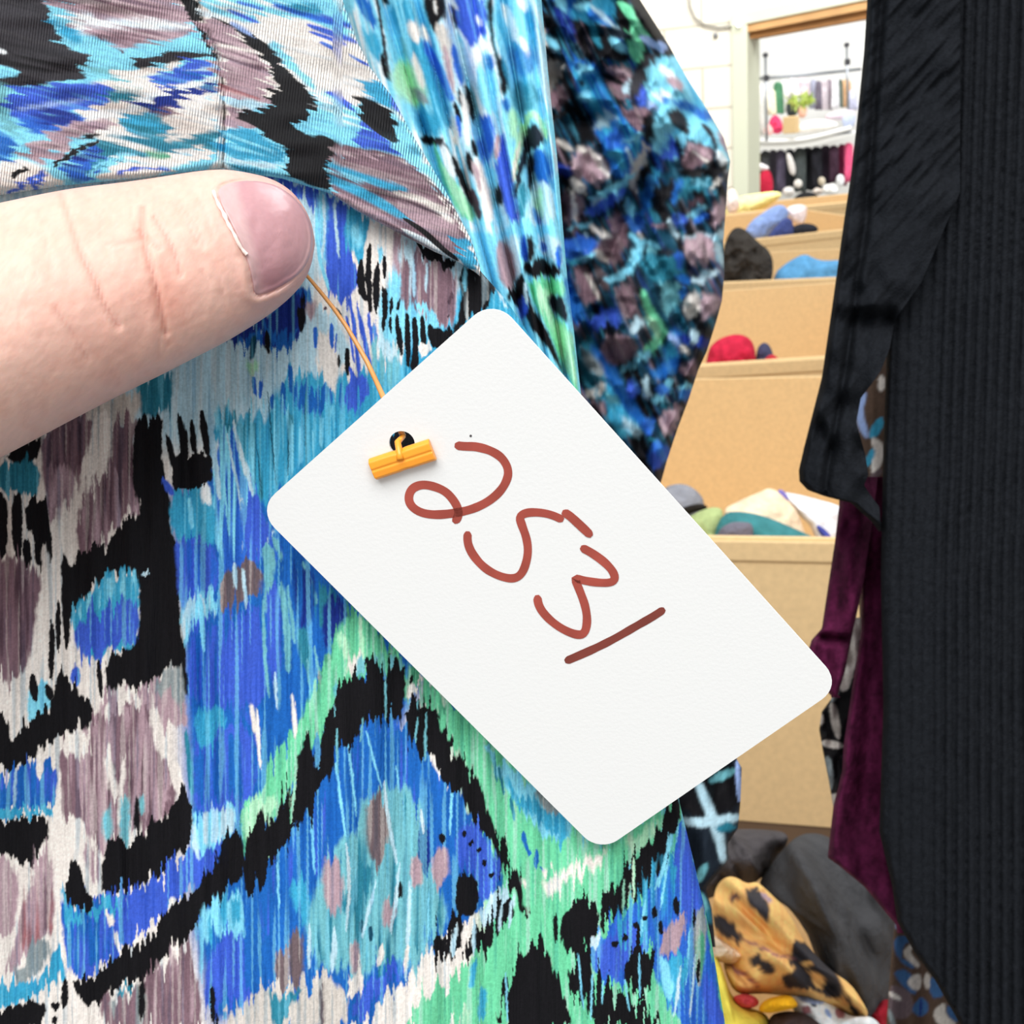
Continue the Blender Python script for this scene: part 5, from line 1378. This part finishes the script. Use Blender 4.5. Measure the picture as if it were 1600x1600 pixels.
BK_L = [(360, -200), (450, 0), (490, 100), (530, 140), (590, 200), (645, 290), (700, 370), (770, 470), (800, 520), (830, 580), (850, 680), (860, 760)]
BK_R = [(830, -200), (846, 0), (858, 130), (870, 240), (880, 360), (886, 430), (897, 520), (906, 600), (915, 680), (925, 760)]
def d_back(X, Y, s):
    # narrow vertical folds that fan out from the pinched waist
    w = (X - (560 + .34 * Y)) / np.maximum(300 - .23 * Y, 60)
    fold = lambda c, q: np.exp(-np.abs((w - c) / q) ** 1.3)
    d = .150 + .0000 * X
    for c, q, a in ((.13, .030, .005), (.30, .025, .004), (.47, .030, .006), (.60, .02, .003), (.75, .035, .008), (.88, .02, .003)):
        d = d + a * fold(c, q)
    d = d + .006 * np.clip(w, 0, 1.2) ** 2 + .0012 * np.sin(w * 40) * .4
    return d
sheet('back_panel', BK_L, BK_R, -190, 740, 2.1, d_back, BACK, 'c', np.radians(14), 9, CREPE, dress, rollr=9, rolld=.01, feather=.8, rag=1.5, streak=.6, blur=1, gain=1.08)
SL_L = [(600, -200), (680, 0), (720, 200), (760, 500), (790, 700), (820, 840)]
SL_R = [(930, -140), (1000, 0), (1044, 69), (1075, 125), (1100, 163), (1131, 216), (1141, 252), (1137, 281), (1134, 328), (1130, 380), (1132, 425), (1128, 470), (1119, 503), (1104, 550), (1091, 578), (1076, 624), (1059, 669), (1042, 720), (1020, 800), (1005, 840)]
def d_sleeve(X, Y, s):
    d = .215 + .03 * np.clip(s - .45, 0, 1) ** 2 - .035 * np.clip((840 - X) / 120, 0, 1) ** 1.5
    d = d - .012 * gs(X - .25 * Y, 960, 60) * np.clip((420 - Y) / 200, 0, 1)
    d = d + .010 * gs(X + .55 * Y, 1175, 22) * np.clip((X - 980) / 60, 0, 1) * np.clip((450 - Y) / 100, 0, 1)   # arm bend fold
    d = d + .008 * gs(X + .35 * (Y - 280) - 1000, 0, 18) * np.clip((Y - 200) / 60, 0, 1)
    d = d + .012 * (vn(X / 70 + Y / 200, Y / 80, 21) - .5) + .007 * (vn(X / 26, Y / 34, 22) - .5) + .003 * (vn(X / 12, Y / 14, 23) - .5)
    return d
sheet('sleeve', SL_L, SL_R, -140, 830, 2.1, d_sleeve, SLEEVE, 'Z', np.radians(25), 3, CREPE, dress, rollr=16, rolld=.03, feather=.8, rag=2.6, streak=.35, blur=2, gain=.88)
HM_L = [(960, 1100), (980, 1300), (1010, 1500)]
HM_R = [(1150, 1120), (1151, 1186), (1159, 1200), (1157, 1252), (1153, 1294), (1137, 1318), (1138, 1342), (1121, 1366), (1103, 1388), (1112, 1420), (1118, 1480)]
sheet('skirt_back', HM_L, HM_R, 1110, 1480, 3, lambda X, Y, s: .235 + .006 * np.sin(X / 19) * np.sin(Y / 60 + 1) + .004 * vn(X / 20, Y / 40, 30), HEM, 'Z', 0, 3, CREPE, dress, rollr=9, rolld=.01, feather=.6)

# ---- black ribbed top, front panel and sleeve
black_top = empty('ribbed_sweater', at(1500, 700, .26), label='black ribbed knit sweater hanging in front of the maroon garment', cat='sweater')
BL_L = [(1452, -200), (1452, 0), (1446, 120), (1440, 260), (1425, 340), (1402, 400), (1390, 470), (1385, 560), (1380, 700), (1378, 800), (1376, 900), (1380, 1100), (1374, 1300), (1394, 1385), (1402, 1440), (1430, 1490), (1460, 1530), (1500, 1600), (1540, 1700)]
BL_R = [(1850, -200), (1850, 1700)]
def rib(X, Y):
    return np.abs(np.sin((X - 1470 + .035 * np.clip(Y, 0, 900)) / 17.6 * math.pi))
def d_black(X, Y, s):
    r = rib(X, Y) ** .6
    d = .262 - .0023 * r * np.clip((X - 1440) / 40, .35, 1) + .004 * np.clip((1470 - X) / 90, 0, 1) ** 2
    return d + .0035 * (vn(X / 160, Y / 420, 31) - .5) + .0012 * (vn(X / 6, Y / 9, 32) - .5) * .35
def c_black(X, Y): return np.repeat((lin((26, 28, 32))[None] * (1 + .5 * (vn(X.ravel() / 3, Y.ravel() / 3, 33) - .5))[:, None]), 1, 0).astype(np.float32)
sheet('front_panel', BL_L, BL_R, -190, 1690, 3, d_black, None, None, 0, 0, BLACK, black_top, rolll=10, rolld=.008, colf=c_black)
BS_L = [(1358, -200), (1355, 0), (1350, 80), (1340, 180), (1330, 270), (1318, 350), (1300, 480), (1284, 590), (1270, 645), (1256, 700), (1248, 735), (1249, 752), (1262, 766), (1290, 776), (1330, 786), (1345, 800), (1362, 815), (1374, 832)]
BS_R = [(1500, -200), (1500, 300), (1440, 440), (1398, 500), (1390, 545), (1376, 580), (1362, 600), (1345, 622), (1338, 660), (1352, 710), (1357, 742), (1350, 758), (1362, 776), (1374, 792), (1377, 832)]
def d_bsleeve(X, Y, s):
    u = (X * .75 + Y * .66)
    d = .255 + .0011 * (vn(u / 7.5, (X - Y) / 55, 34) - .5) * 2 * np.clip((430 - Y) / 160, .25, 1) + .004 * (vn(u / 60, (Y - X) / 90, 35) - .5)
    d = d + .0035 * gs(X - np.interp(Y, [0, 350, 600, 750], [1378, 1352, 1318, 1290]), 0, 7) + .006 * (vn(X / 22, Y / 34, 36) - .5) * np.clip((Y - 300) / 200, 0, 1)
    d = d + .006 * gs(Y, 500, 22) * gs(X, 1370, 40) - .005 * gs(Y, 478, 14) * gs(X, 1350, 30)
    return d
sheet('sleeve', BS_L, BS_R, -190, 830, 2.6, d_bsleeve, None, None, 0, 0, BLACK, black_top, rolll=12, rolld=.012, colf=c_black)
# ---- maroon velvet garment
MAROON = mat('maroon_velvet', attr=True, rough=.85, spec=.08, bump=[('objnoise', 420, 420, .0012, .5)])
def c_maroon(X, Y):
    n = vn(X.ravel() / 9, Y.ravel() / 16, 37) * .6 + vn(X.ravel() / 4, Y.ravel() / 4, 38) * .4
    return (lin((84, 26, 58))[None] * (.3 + 1.3 * n)[:, None]).astype(np.float32)
maroon = empty('velvet_dress', at(1340, 1050, .30), label='maroon velvet garment hanging behind the black ribbed sweater', cat='dress')
def d_mar(X, Y, s): return .290 + .003 * np.sin(X / 11 + Y / 300) + .006 * (vn(X / 24, Y / 60, 39) - .5)
sheet('body', [(1350, 740), (1348, 800), (1346, 900), (1346, 985), (1334, 1060), (1318, 1165), (1316, 1205), (1302, 1260), (1293, 1340), (1310, 1352), (1350, 1385), (1400, 1445), (1402, 1460)],
      [(1480, 740), (1480, 1460)], 745, 1458, 3, lambda X, Y, s: d_mar(X, Y, s) + .006, None, None, 0, 0, MAROON, maroon, rolll=10, rolld=.01, colf=c_maroon)
sheet('sleeve', [(1312, 740), (1311, 790), (1304, 850), (1294, 915), (1284, 982), (1268, 1000), (1262, 1020), (1264, 1040), (1275, 1062), (1303, 1092)],
      [(1372, 740), (1366, 800), (1352, 900), (1333, 985), (1320, 1050), (1307, 1092)], 745, 1090, 2.6, lambda X, Y, s: d_mar(X, Y, s) - .006 + .006 * gs(Y - .1 * X, 868, 7), None, None, 0, 0, MAROON, maroon, rolll=10, rollr=8, rolld=.008, colf=c_maroon)
# ---- blue and brown leaf-print dress behind
LEAF = """
@ 1200 400 .25
~W 0 2 w44|712,750 708,840
~L 0 2 w54|605,860 565,950 580,1040 620,1130
~C 0 2 w64|710,1020 650,1130
~W 0 2 w66|660,1150 705,1210 660,1350
~C 0 2 w40|655,1210 620,1310
~b 0 2 w40|640,1390 710,1340
~W 0 2 w44|690,1400 700,1480
@ 1300 1300 .1875
u 0 2|600,430 760,430 760,650 640,600
~p 0 2 w60|530,460 545,540
~Y 0 2 w90|640,680 680,870
~L 0 2 w34|555,640 540,800
u 0 2|520,880 620,860 700,900 590,940 580,1080 520,1000
~S 0 2 w56|660,950 610,1010 720,1120
~u 0 2 w40|570,1060 680,1130
u 0 2|510,1155 640,1145 710,1300 690,1370 560,1260
S 0 2|625,1240 700,1175 745,1200 740,1310 690,1325 640,1285
S 0 2|770,1160 825,1200 815,1310 765,1300
u 0 2|815,1180 925,1275 935,1375 815,1385
b 0 2|500,1260 650,1330 680,1420 660,1540 520,1570 460,1480 470,1350
~W 0 2 w40|470,1340 570,1395
u 0 2|690,1430 740,1365 805,1430 795,1505 730,1545 665,1490
~N 0 1 w22|740,1400 740,1530
S 0 2|835,1500 945,1405 945,1525 1045,1590 1000,1640 880,1610
u 0 2|955,1425 1060,1520 1045,1600 955,1525
~Y 0 2 w40|470,1480 520,1620
"""
leaf = empty('leaf_print_dress', at(1430, 1400, .33), label='brown dress with blue and cream leaf shapes under the black sweater', cat='dress')
sheet('dress_body', [(1335, 540), (1336, 700), (1340, 900), (1350, 1100), (1386, 1345), (1394, 1380), (1400, 1420), (1392, 1500), (1388, 1560), (1378, 1700)], [(1560, 540), (1560, 1700)],
      545, 1695, 3, lambda X, Y, s: .330 + .006 * np.sin(X / 16 + 1) + .006 * (vn(X / 40, Y / 90, 44) - .5), LEAF, 'n', 0, 2, PRINT, leaf, rolll=8, rolld=.008)
# ---- sliver of a cream and black patterned garment between the maroon ones
CB = """
@ 1240 760 .4
K 0 1|0,600 400,600 400,1200 0,1200
~W 0 2 w60|240,520 222,640 195,790
~Y 0 2 w30|170,780 150,840
~W 0 1.5 w30|110,1000 190,1015
~S 0 1.5 w34|150,850 175,980
~S 0 1.5 w22|105,890 110,930
~Y 0 2 w40|130,1060 140,1180
"""
cbg = empty('patterned_scarf', at(1305, 1110, .33), label='cream and black patterned strip of cloth between the maroon sleeve and body', cat='scarf')
sheet('cloth_strip', [(1330, 960), (1318, 1040), (1300, 1090), (1284, 1112), (1280, 1140), (1286, 1175), (1294, 1215), (1300, 1250), (1305, 1280)], [(1352, 960), (1350, 1280)], 965, 1278, 2, lambda X, Y, s: .312 + .004 * vn(X / 9, Y / 20, 45), CB, 'S', 0, 2, PRINT, cbg, rolll=5, rolld=.004, gain=.8)

# ---- hand: thumb in front of the cloth, fingers pinching behind it
def thumb():
    AX = np.array([[-900, 860], [-500, 690], [-250, 600], [0, 517], [150, 461], [300, 412], [400, 379], [491, 352]], float)
    rad = np.interp(np.arange(1000), [0, 300, 560, 760, 1000], [330, 270, 240, 225, 190])
    # upper and lower outline of the thumb
    up = [(-900, 560), (-500, 430), (-250, 368), (0, 317), (60, 304), (120, 293), (200, 284), (260, 275), (310, 267), (350, 264), (390, 270), (425, 279), (455, 297), (475, 322), (487, 348), (492, 376)]
    lo = [(-900, 1250), (-500, 960), (-250, 832), (0, 716), (60, 684), (120, 652), (200, 611), (260, 582), (310, 556), (350, 536), (390, 512), (425, 489), (455, 464), (475, 441), (487, 414), (492, 382)]
    up = chaikin(np.array(up, float), False, 2); lo = chaikin(np.array(lo, float), False, 2)
    n = 260
    def res(p):
        s = np.r_[0, np.cumsum(np.hypot(*np.diff(p, axis=0).T))]; t = np.linspace(0, 1, n); t = 1 - (1 - t) ** 1.5
        return np.stack([np.interp(t * s[-1], s, p[:, 0]), np.interp(t * s[-1], s, p[:, 1])], 1)
    U, L = res(up), res(lo); C = (U + L) / 2; H = (U - L) / 2
    m = 200; a = np.linspace(0, 2 * math.pi, m, endpoint=False)
    X = C[:, 0][:, None] + np.cos(a)[None] * H[:, 0][:, None]; Y = C[:, 1][:, None] + np.cos(a)[None] * H[:, 1][:, None]
    hw = np.hypot(H[:, 0], H[:, 1]) * .1215 / FPX
    d0 = np.interp(C[:, 0], [-900, 0, 300, 440, 490], [.104, .1145, .1185, .1205, .1215])
    depth_r = np.interp(C[:, 0], [-900, 0, 250, 492], [1.0, .86, .78, .70])
    dome = np.sign(np.sin(a)) * np.abs(np.sin(a)) ** .9
    D = d0[:, None] - (hw * depth_r)[:, None] * dome[None]
    front = np.sin(a)[None] > 0
    # knuckle creases and fine wrinkles
    def crease(pts, w, dep, ridge=0.0):
        p = chaikin(np.array(pts, float), False, 2); q = sd_line(X.ravel(), Y.ravel(), p, 0.0).reshape(X.shape)
        return 1.5 * dep * np.exp(-(q / w) ** 2) - ridge * np.exp(-((q) / (w * 3.2)) ** 2)
    k = np.zeros_like(D)
    for pts, w, dep in (([(60, 330), (70, 380), (85, 430)], 4, .00008), ([(200, 300), (205, 340), (214, 372)], 3, .0001), ([(228, 420), (240, 470), (246, 520), (250, 560)], 3, .0001), ([(330, 400), (345, 440), (352, 480)], 3, .00007), ([(120, 520), (160, 560), (190, 600)], 4, .00006), ([(150, 330), (158, 370), (175, 410)], 3, .00006), ([(300, 300), (322, 330), (334, 372)], 2.5, .00008), ([(95, 305), (112, 355), (125, 395), (150, 440), (165, 480), (185, 510)], 5, .00028), ([(223, 325), (222, 372), (236, 415), (244, 450), (255, 495), (258, 520)], 4.5, .00034),
                        ([(240, 340), (262, 372), (278, 408), (282, 430)], 3.5, .00022), ([(165, 380), (195, 382), (222, 374)], 3, .00012), ([(212, 360), (232, 376), (250, 388)], 3, .00016),
                        ([(268, 318), (290, 345), (308, 380)], 2.5, .00011), ([(282, 322), (305, 350), (318, 385)], 2.5, .0001), ([(300, 395), (318, 425), (326, 450)], 2.5, .00009),
                        ([(85, 480), (110, 515), (135, 560)], 4, .00012), ([(245, 450), (250, 500), (262, 540)], 3, .00012)):
        k += crease(pts, w, dep)
    k += .00022 * gs(X, 180, 26) * gs(Y, 430, 60) * -1
    k += .00018 * (vn(X / 22, Y / 40, 50) - .5) + .00008 * (vn(X / 6, Y / 8, 51) - .5)
    # nail fold around the nail
    nf = sd_poly(X.ravel(), Y.ravel(), NAILP).reshape(X.shape)
    sidew = np.clip((Y - 400) / 40, 0, 1) * np.clip((470 - X) / 30, 0, 1) + np.clip((400 - X) / 30, 0, 1) * .8; sidew = np.clip(sidew, 0, 1)
    k += np.where(nf > 6, .0003, 0) + np.where((nf <= -2), -.0005 * sidew * np.exp(-((nf + 9) / 8) ** 2), 0)
    D = D + k * front
    base = lin((226, 182, 166)); red = lin((214, 146, 128)); pale = lin((234, 196, 178)); tipc = lin((206, 156, 150))
    r1 = (gs(X, 262, 42) * gs(Y, 470, 45) * .55 + gs(X, 180, 60) * gs(Y, 540, 60) * .25)[..., None]
    col = base[None, None] * (1 - r1) + red * r1
    q = np.clip((X - 335) / 120, 0, 1)[..., None] * .75; col = col * (1 - q) + tipc * q
    q = (np.clip((120 - X) / 200, 0, 1) * .6)[..., None]; col = col * (1 - q) + pale * q
    mt = np.clip((vn(X / 16, Y / 16, 52) * .6 + vn(X / 6, Y / 6, 57) * .4 - .45) / .3, 0, 1)[..., None] * .2; col = col * (1 - mt) + red * mt
    col = col * (1 + .10 * (vn(X / 4, Y / 4, 53) - .5))[..., None]
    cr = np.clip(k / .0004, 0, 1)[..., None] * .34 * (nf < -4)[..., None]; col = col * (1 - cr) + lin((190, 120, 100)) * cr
    return X, Y, D, col.astype(np.float32), n, m
NAILP = chaikin(np.array([(338, 296), (352, 286), (378, 281), (405, 281), (432, 288), (455, 302), (475, 322), (487, 349), (491, 378), (485, 404), (472, 426), (452, 441), (428, 455), (404, 463), (396, 458), (394, 440), (388, 412), (374, 378), (358, 345), (344, 318)], float), True, 2)
hand = empty('person_hand', at(100, 500, .12), label='hand of a person, thumb pressing the printed dress above the white tag', cat='hand')
X, Y, D, col, n, m = thumb()
TV = at(X, Y, D).reshape(-1, 3); TF = grid_faces(n, m, True)[:, ::-1]
# palm and four curled fingers behind the cloth, left of the frame
def skin_chain(V, E, R, levels=2):
    me = bpy.data.meshes.new('tmp'); me.from_pydata([tuple(v) for v in V], E, []); ob = bpy.data.objects.new('tmp', me); COL.objects.link(ob)
    ob.modifiers.new('s', 'SKIN'); sv = me.skin_vertices[0].data
    for i, r in enumerate(R): sv[i].radius = (r, r)
    sv[0].use_root = True
    su = ob.modifiers.new('u', 'SUBSURF'); su.levels = levels; su.render_levels = levels
    dg = bpy.context.evaluated_depsgraph_get(); ev = ob.evaluated_get(dg); e = ev.to_mesh()
    Vv = np.array([v.co[:] for v in e.vertices]); Ff = [tuple(p.vertices) for p in e.polygons]
    ev.to_mesh_clear(); bpy.data.objects.remove(ob); return Vv, Ff
pal = [at(-790, 830, .106), at(-1200, 930, .132), at(-1500, 980, .150), at(-2300, 1300, .155)]
Vh, Eh, Rh = list(pal), [(0, 1), (1, 2), (2, 3)], [.0175, .026, .026, .024]
for i, (y, ln) in enumerate(((560, 1.0), (800, 1.12), (1040, 1.05), (1260, .85))):
    p = [at(-1150, y + 60, .165), at(-820, y, .176), at(-820 + 330 * ln, y - 40, .172), at(-820 + 620 * ln, y - 60, .156)]
    b = len(Vh); Vh += p; Rh += [.0105, .0092, .0085, .0075]; Eh += [(1, b), (b, b + 1), (b + 1, b + 2), (b + 2, b + 3)]
HV, HF = skin_chain(Vh, Eh, Rh)
tri = [tuple(q) for q in TF] + [tuple(i + len(TV) for i in f) for f in HF]
hcol = np.vstack([col.reshape(-1, 3), np.repeat(lin((226, 182, 166))[None], len(HV), 0)])
mesh_obj('hand_skin', np.vstack([TV, HV]), tri, SKIN, hand, True, hcol)
def nail():
    o = NAILP; c = np.array([432., 372.]); nr, na = 40, len(o)
    rr = np.linspace(0, 1, nr)[:, None]
    X2 = c[0] + rr * (o[:, 0] - c[0])[None]; Y2 = c[1] + rr * (o[:, 1] - c[1])[None]
    # nail plate follows the thumb surface: read the front of the thumb by nearest samples
    fx, fy, fd = X[:, 1:m // 2].ravel(), Y[:, 1:m // 2].ravel(), D[:, 1:m // 2].ravel()
    sel = (fx > 320) & (fx < 500); fx, fy, fd = fx[sel], fy[sel], fd[sel]
    dd = (X2.ravel()[:, None] - fx[None]) ** 2 + (Y2.ravel()[:, None] - fy[None]) ** 2
    idx = np.argsort(dd, 1)[:, :12]; w = 1 / (np.take_along_axis(dd, idx, 1) + 4); Z = ((fd[idx] * w).sum(1) / w.sum(1)).reshape(X2.shape)
    edge = 1 - np.sqrt(np.clip(1 - rr ** 8, 0, 1))
    Z = Z - .00045 + .00058 * edge * np.ones_like(Z)
    pink = lin((188, 142, 146)); wht = lin((216, 184, 180)); dk = lin((146, 92, 102))
    base = np.ones(X2.shape + (3,)) * pink
    q = np.clip(1 - ((X2 - (372 + .27 * (Y2 - 330))) / 16), 0, 1)[..., None] * .6; base = base * (1 - q) + wht * q
    q = (gs(Y2, 446, 34) * gs(X2, 425, 44))[..., None] * .6; base = base * (1 - q) + dk * q
    q = (np.clip((X2 + .2 * Y2 - 545) / 20, 0, 1))[..., None] * .35; base = base * (1 - q) + wht * q
    base = base * (1 + .08 * (vn(X2 / 3, Y2 / 3, 55) - .5))[..., None]
    mesh_obj('thumbnail', at(X2, Y2, Z).reshape(-1, 3), grid_faces(nr, na, True), NAIL, hand, True, base.reshape(-1, 3).astype(np.float32))
    # ragged pale cuticle skin along the nail root
    cu = [(333, 297), (340, 318), (350, 334), (356, 350), (366, 366), (372, 380), (380, 392), (386, 398)]
    cu = chaikin(np.array(cu, float), False, 2); dz = []
    for p in cu:
        i = np.argmin((fx - p[0]) ** 2 + (fy - p[1]) ** 2); dz.append(fd[i])
    dz = np.convolve(np.pad(dz, 4, 'edge'), np.ones(9) / 9, 'valid')
    r = .00022 * (0.5 + .8 * vn(np.arange(len(cu)) / 2.0, np.zeros(len(cu)), 56)); r[0] = r[-1] = .00004
    tube('cuticle', at(cu[:, 0], cu[:, 1], dz - .0003), r, mat('cuticle_skin', S(240, 222, 212), .6), hand, 8)
nail()

# ---- white card tag with its fastener
tagE = empty('price_tag', at(850, 900, .122), label='white card tag with 2531 handwritten in brown-red marker', cat='tag')
corner = np.array([(771, 466), (1316, 1071), (937, 1332), (401, 797)], float)
rc = rays(corner[:, 0], corner[:, 1])
A = np.stack([rc[1], -rc[2], rc[3]], 1); sol = np.linalg.solve(A, rc[0]); dep = np.array([1, *sol]); dep *= .1225 / dep.mean()
QC = EYE + dep[:, None] * rc                                            # top, right, bottom, left corner of the card plane
EX, EYv = QC[1] - QC[0], QC[3] - QC[0]; NT = np.cross(EX, EYv); NT /= np.linalg.norm(NT)
if np.dot(NT, _F) > 0: NT = -NT
def on_tag(px, py): return on_plane(px, py, QC[0], NT)
def card():
    lx, ly = np.linalg.norm(EX), np.linalg.norm(EYv); r = .0028; ux, uy = EX / lx, EYv / ly
    out = []
    for (cx, cy, a0) in ((r, r, 180), (lx - r, r, 270), (lx - r, ly - r, 0), (r, ly - r, 90)):
        for k in range(9):
            a = math.radians(a0 + 90 * k / 8); out.append(QC[0] + ux * (cx + r * math.cos(a)) + uy * (cy + r * math.sin(a)))
    hc = on_tag(628, 693); hr = np.linalg.norm(on_tag(648, 693) - hc)
    hole = [hc + ux * hr * math.cos(t) + uy * hr * math.sin(t) for t in np.linspace(0, 2 * math.pi, 28, endpoint=False)]
    bm = bmesh.new(); o0 = np.array(tagE.location)
    def ring(P): 
        vs = [bm.verts.new(tuple(p - o0)) for p in P]; return vs, [bm.edges.new((vs[i], vs[(i + 1) % len(vs)])) for i in range(len(vs))]
    th = .00042
    fv, fe = ring(out); hv, he = ring(hole)
    bmesh.ops.triangle_fill(bm, edges=fe + he, use_beauty=True)
    front = list(bm.faces)
    fv2, _ = ring([p - NT * th for p in out]); hv2, _ = ring([p - NT * th for p in hole])
    mp = dict(zip(fv + hv, fv2 + hv2))
    for f in front: bm.faces.new([mp[v] for v in reversed(f.verts)])
    for a, b in ((fv, fv2), (hv, hv2)):
        for i in range(len(a)): bm.faces.new((a[i], a[(i + 1) % len(a)], b[(i + 1) % len(a)], b[i]))
    bmesh.ops.recalc_face_normals(bm, faces=bm.faces)
    me = bpy.data.meshes.new('card'); bm.to_mesh(me); bm.free(); me.materials.append(CARD)
    o = bpy.data.objects.new('card', me); COL.objects.link(o); o.parent = tagE
card()
INK = mat('marker_ink', S(158, 72, 60), .6, spec=.3, vary=.16, vscale=260)
INK2 = mat('marker_ink_dark', S(122, 58, 48), .6, spec=.3, vary=.16, vscale=260)
def stroke(name, pts, w, material, lift=.00003, parent=tagE, ends=(.7, .7)):
    p = chaikin(np.array(pts, float), False, 3); s = np.r_[0, np.cumsum(np.hypot(*np.diff(p, axis=0).T))]
    n = max(8, int(s[-1] / 3)); t = np.linspace(0, s[-1], n); p = np.stack([np.interp(t, s, p[:, 0]), np.interp(t, s, p[:, 1])], 1)
    T = np.gradient(p, axis=0); T /= np.linalg.norm(T, axis=1)[:, None]; Nn = np.stack([-T[:, 1], T[:, 0]], 1)
    k = np.ones(n) * w / 2 * (1 + .10 * (vn(t / 14, t * 0, 60) - .5)); e = np.minimum(t, s[-1] - t); k *= np.sqrt(np.clip(e / (w * .5) + .18, 0, 1))
    P = np.concatenate([p + Nn * k[:, None], p - Nn * k[:, None]]); V = on_tag(P[:, 0], P[:, 1]) + NT * lift
    F = [(i, i + 1, n + i + 1, n + i) for i in range(n - 1)]
    o = mesh_obj(name, V, F, material, parent, False)
    so = o.modifiers.new('thick', 'SOLIDIFY'); so.thickness = .00002; so.offset = 0
    return o
def Z3(l, x0=600, y0=620, s=.3): return [(x0 + a * s, y0 + b * s) for a, b in l]
num = []
stroke('handwritten_digit', Z3([(368, 252), (420, 258), (480, 258), (560, 280), (620, 320), (652, 385), (635, 450), (590, 510), (520, 560), (430, 595), (300, 615), (210, 610), (150, 580), (125, 535), (140, 480), (190, 456), (250, 462), (320, 490), (365, 540), (390, 590), (385, 630), (362, 655)]), 13.5, INK)
five = stroke('handwritten_digit', Z3([(436, 700), (434, 760), (460, 820), (520, 890), (600, 935), (680, 950), (725, 915), (752, 820), (745, 740), (715, 660), (705, 625), (735, 603), (800, 600), (870, 612), (935, 642)]), 13, INK, .00004)
stroke('pen_stroke', Z3([(928, 598), (960, 612), (1000, 648), (1045, 690), (1082, 726)]), 13.5, INK, .00006).parent = five
stroke('handwritten_digit', Z3([(1024, 782), (1080, 810), (1150, 860), (1195, 910), (1205, 950), (1180, 968), (1120, 968), (1050, 958), (1000, 945), (995, 950), (1020, 1010), (1050, 1090), (1060, 1170), (1045, 1235), (1000, 1240), (920, 1205), (850, 1150), (805, 1090), (797, 1032)]), 13, INK, .00005)
stroke('handwritten_digit', Z3([(942, 1378), (990, 1358), (1100, 1310), (1200, 1260), (1320, 1190), (1400, 1145), (1462, 1104)]), 12.5, INK2, .00003)
stroke('ink_dot', [(734, 680), (737, 682)], 4, mat('ink_dot', S(70, 66, 68), .6), .00003)
ORANGE = mat('orange_plastic', S(250, 158, 42), .35, spec=.5, sss=.1)
fast = empty('tag_fastener', on_tag(628, 715), label='orange plastic fastener bar lying on the white tag by its hole', cat='fastener')
def bar():
    a = on_tag(583, 732); b = on_tag(677, 701); w = np.linalg.norm(on_tag(600, 720) - on_tag(608, 744)) * .68
    ax = b - a; L = np.linalg.norm(ax); ax /= L; sd = np.cross(NT, ax)
    prof = [(-1, 0), (-1, .35), (-.75, .75), (-.15, .82), (0, .72), (.15, .82), (.75, .75), (1, .35), (1, 0)]
    n = 14; V = []; 
    for i in range(n):
        t = i / (n - 1); sc = 1 - .08 * math.exp(-((t - .5) / .06) ** 2)
        for u, h in prof: V.append(a + ax * L * t + sd * u * w * sc + NT * (h * w * 1.05 + .00005))
    k = len(prof); F = [(i * k + j, i * k + j + 1, (i + 1) * k + j + 1, (i + 1) * k + j) for i in range(n - 1) for j in range(k - 1)]
    F += [(i * k + k - 1, i * k, (i + 1) * k, (i + 1) * k + k - 1) for i in range(n - 1)] + [tuple(range(k))[::-1], tuple(range((n - 1) * k, n * k))]
    o = mesh_obj('bar', np.array(V), F, ORANGE, fast, False); bv = o.modifiers.new('b', 'BEVEL'); bv.width = .00012; bv.segments = 2
    m0 = (a + b) / 2 + NT * w * 1.0
    hp = on_tag(622, 690)
    tube('neck', np.array([m0 + sd * w * .2, m0 - (m0 - hp) * .4 + NT * .0001, hp + NT * .0002, on_tag(627, 686) - NT * .0012]), [.0004, .00038, .00036, .0003], ORANGE, fast, 10)
    fil = [(627, 686, -.0012), (615, 660, -.0011), (597, 626, -.0010)]
    P = [on_tag(x, y) + NT * z for x, y, z in fil]
    for x, y, d in ((588, 596, .1245), (574, 566, .1252), (558, 538, .1258), (540, 508, .1262), (520, 480, .1268), (500, 455, .1274), (484, 436, .128), (465, 415, .1285)): P.append(at(x, y, d))
    tube('filament', np.array(P), np.linspace(.00034, .0002, len(P)), mat('filament_plastic', S(214, 150, 84), .4, spec=.5), fast, 8)
bar()
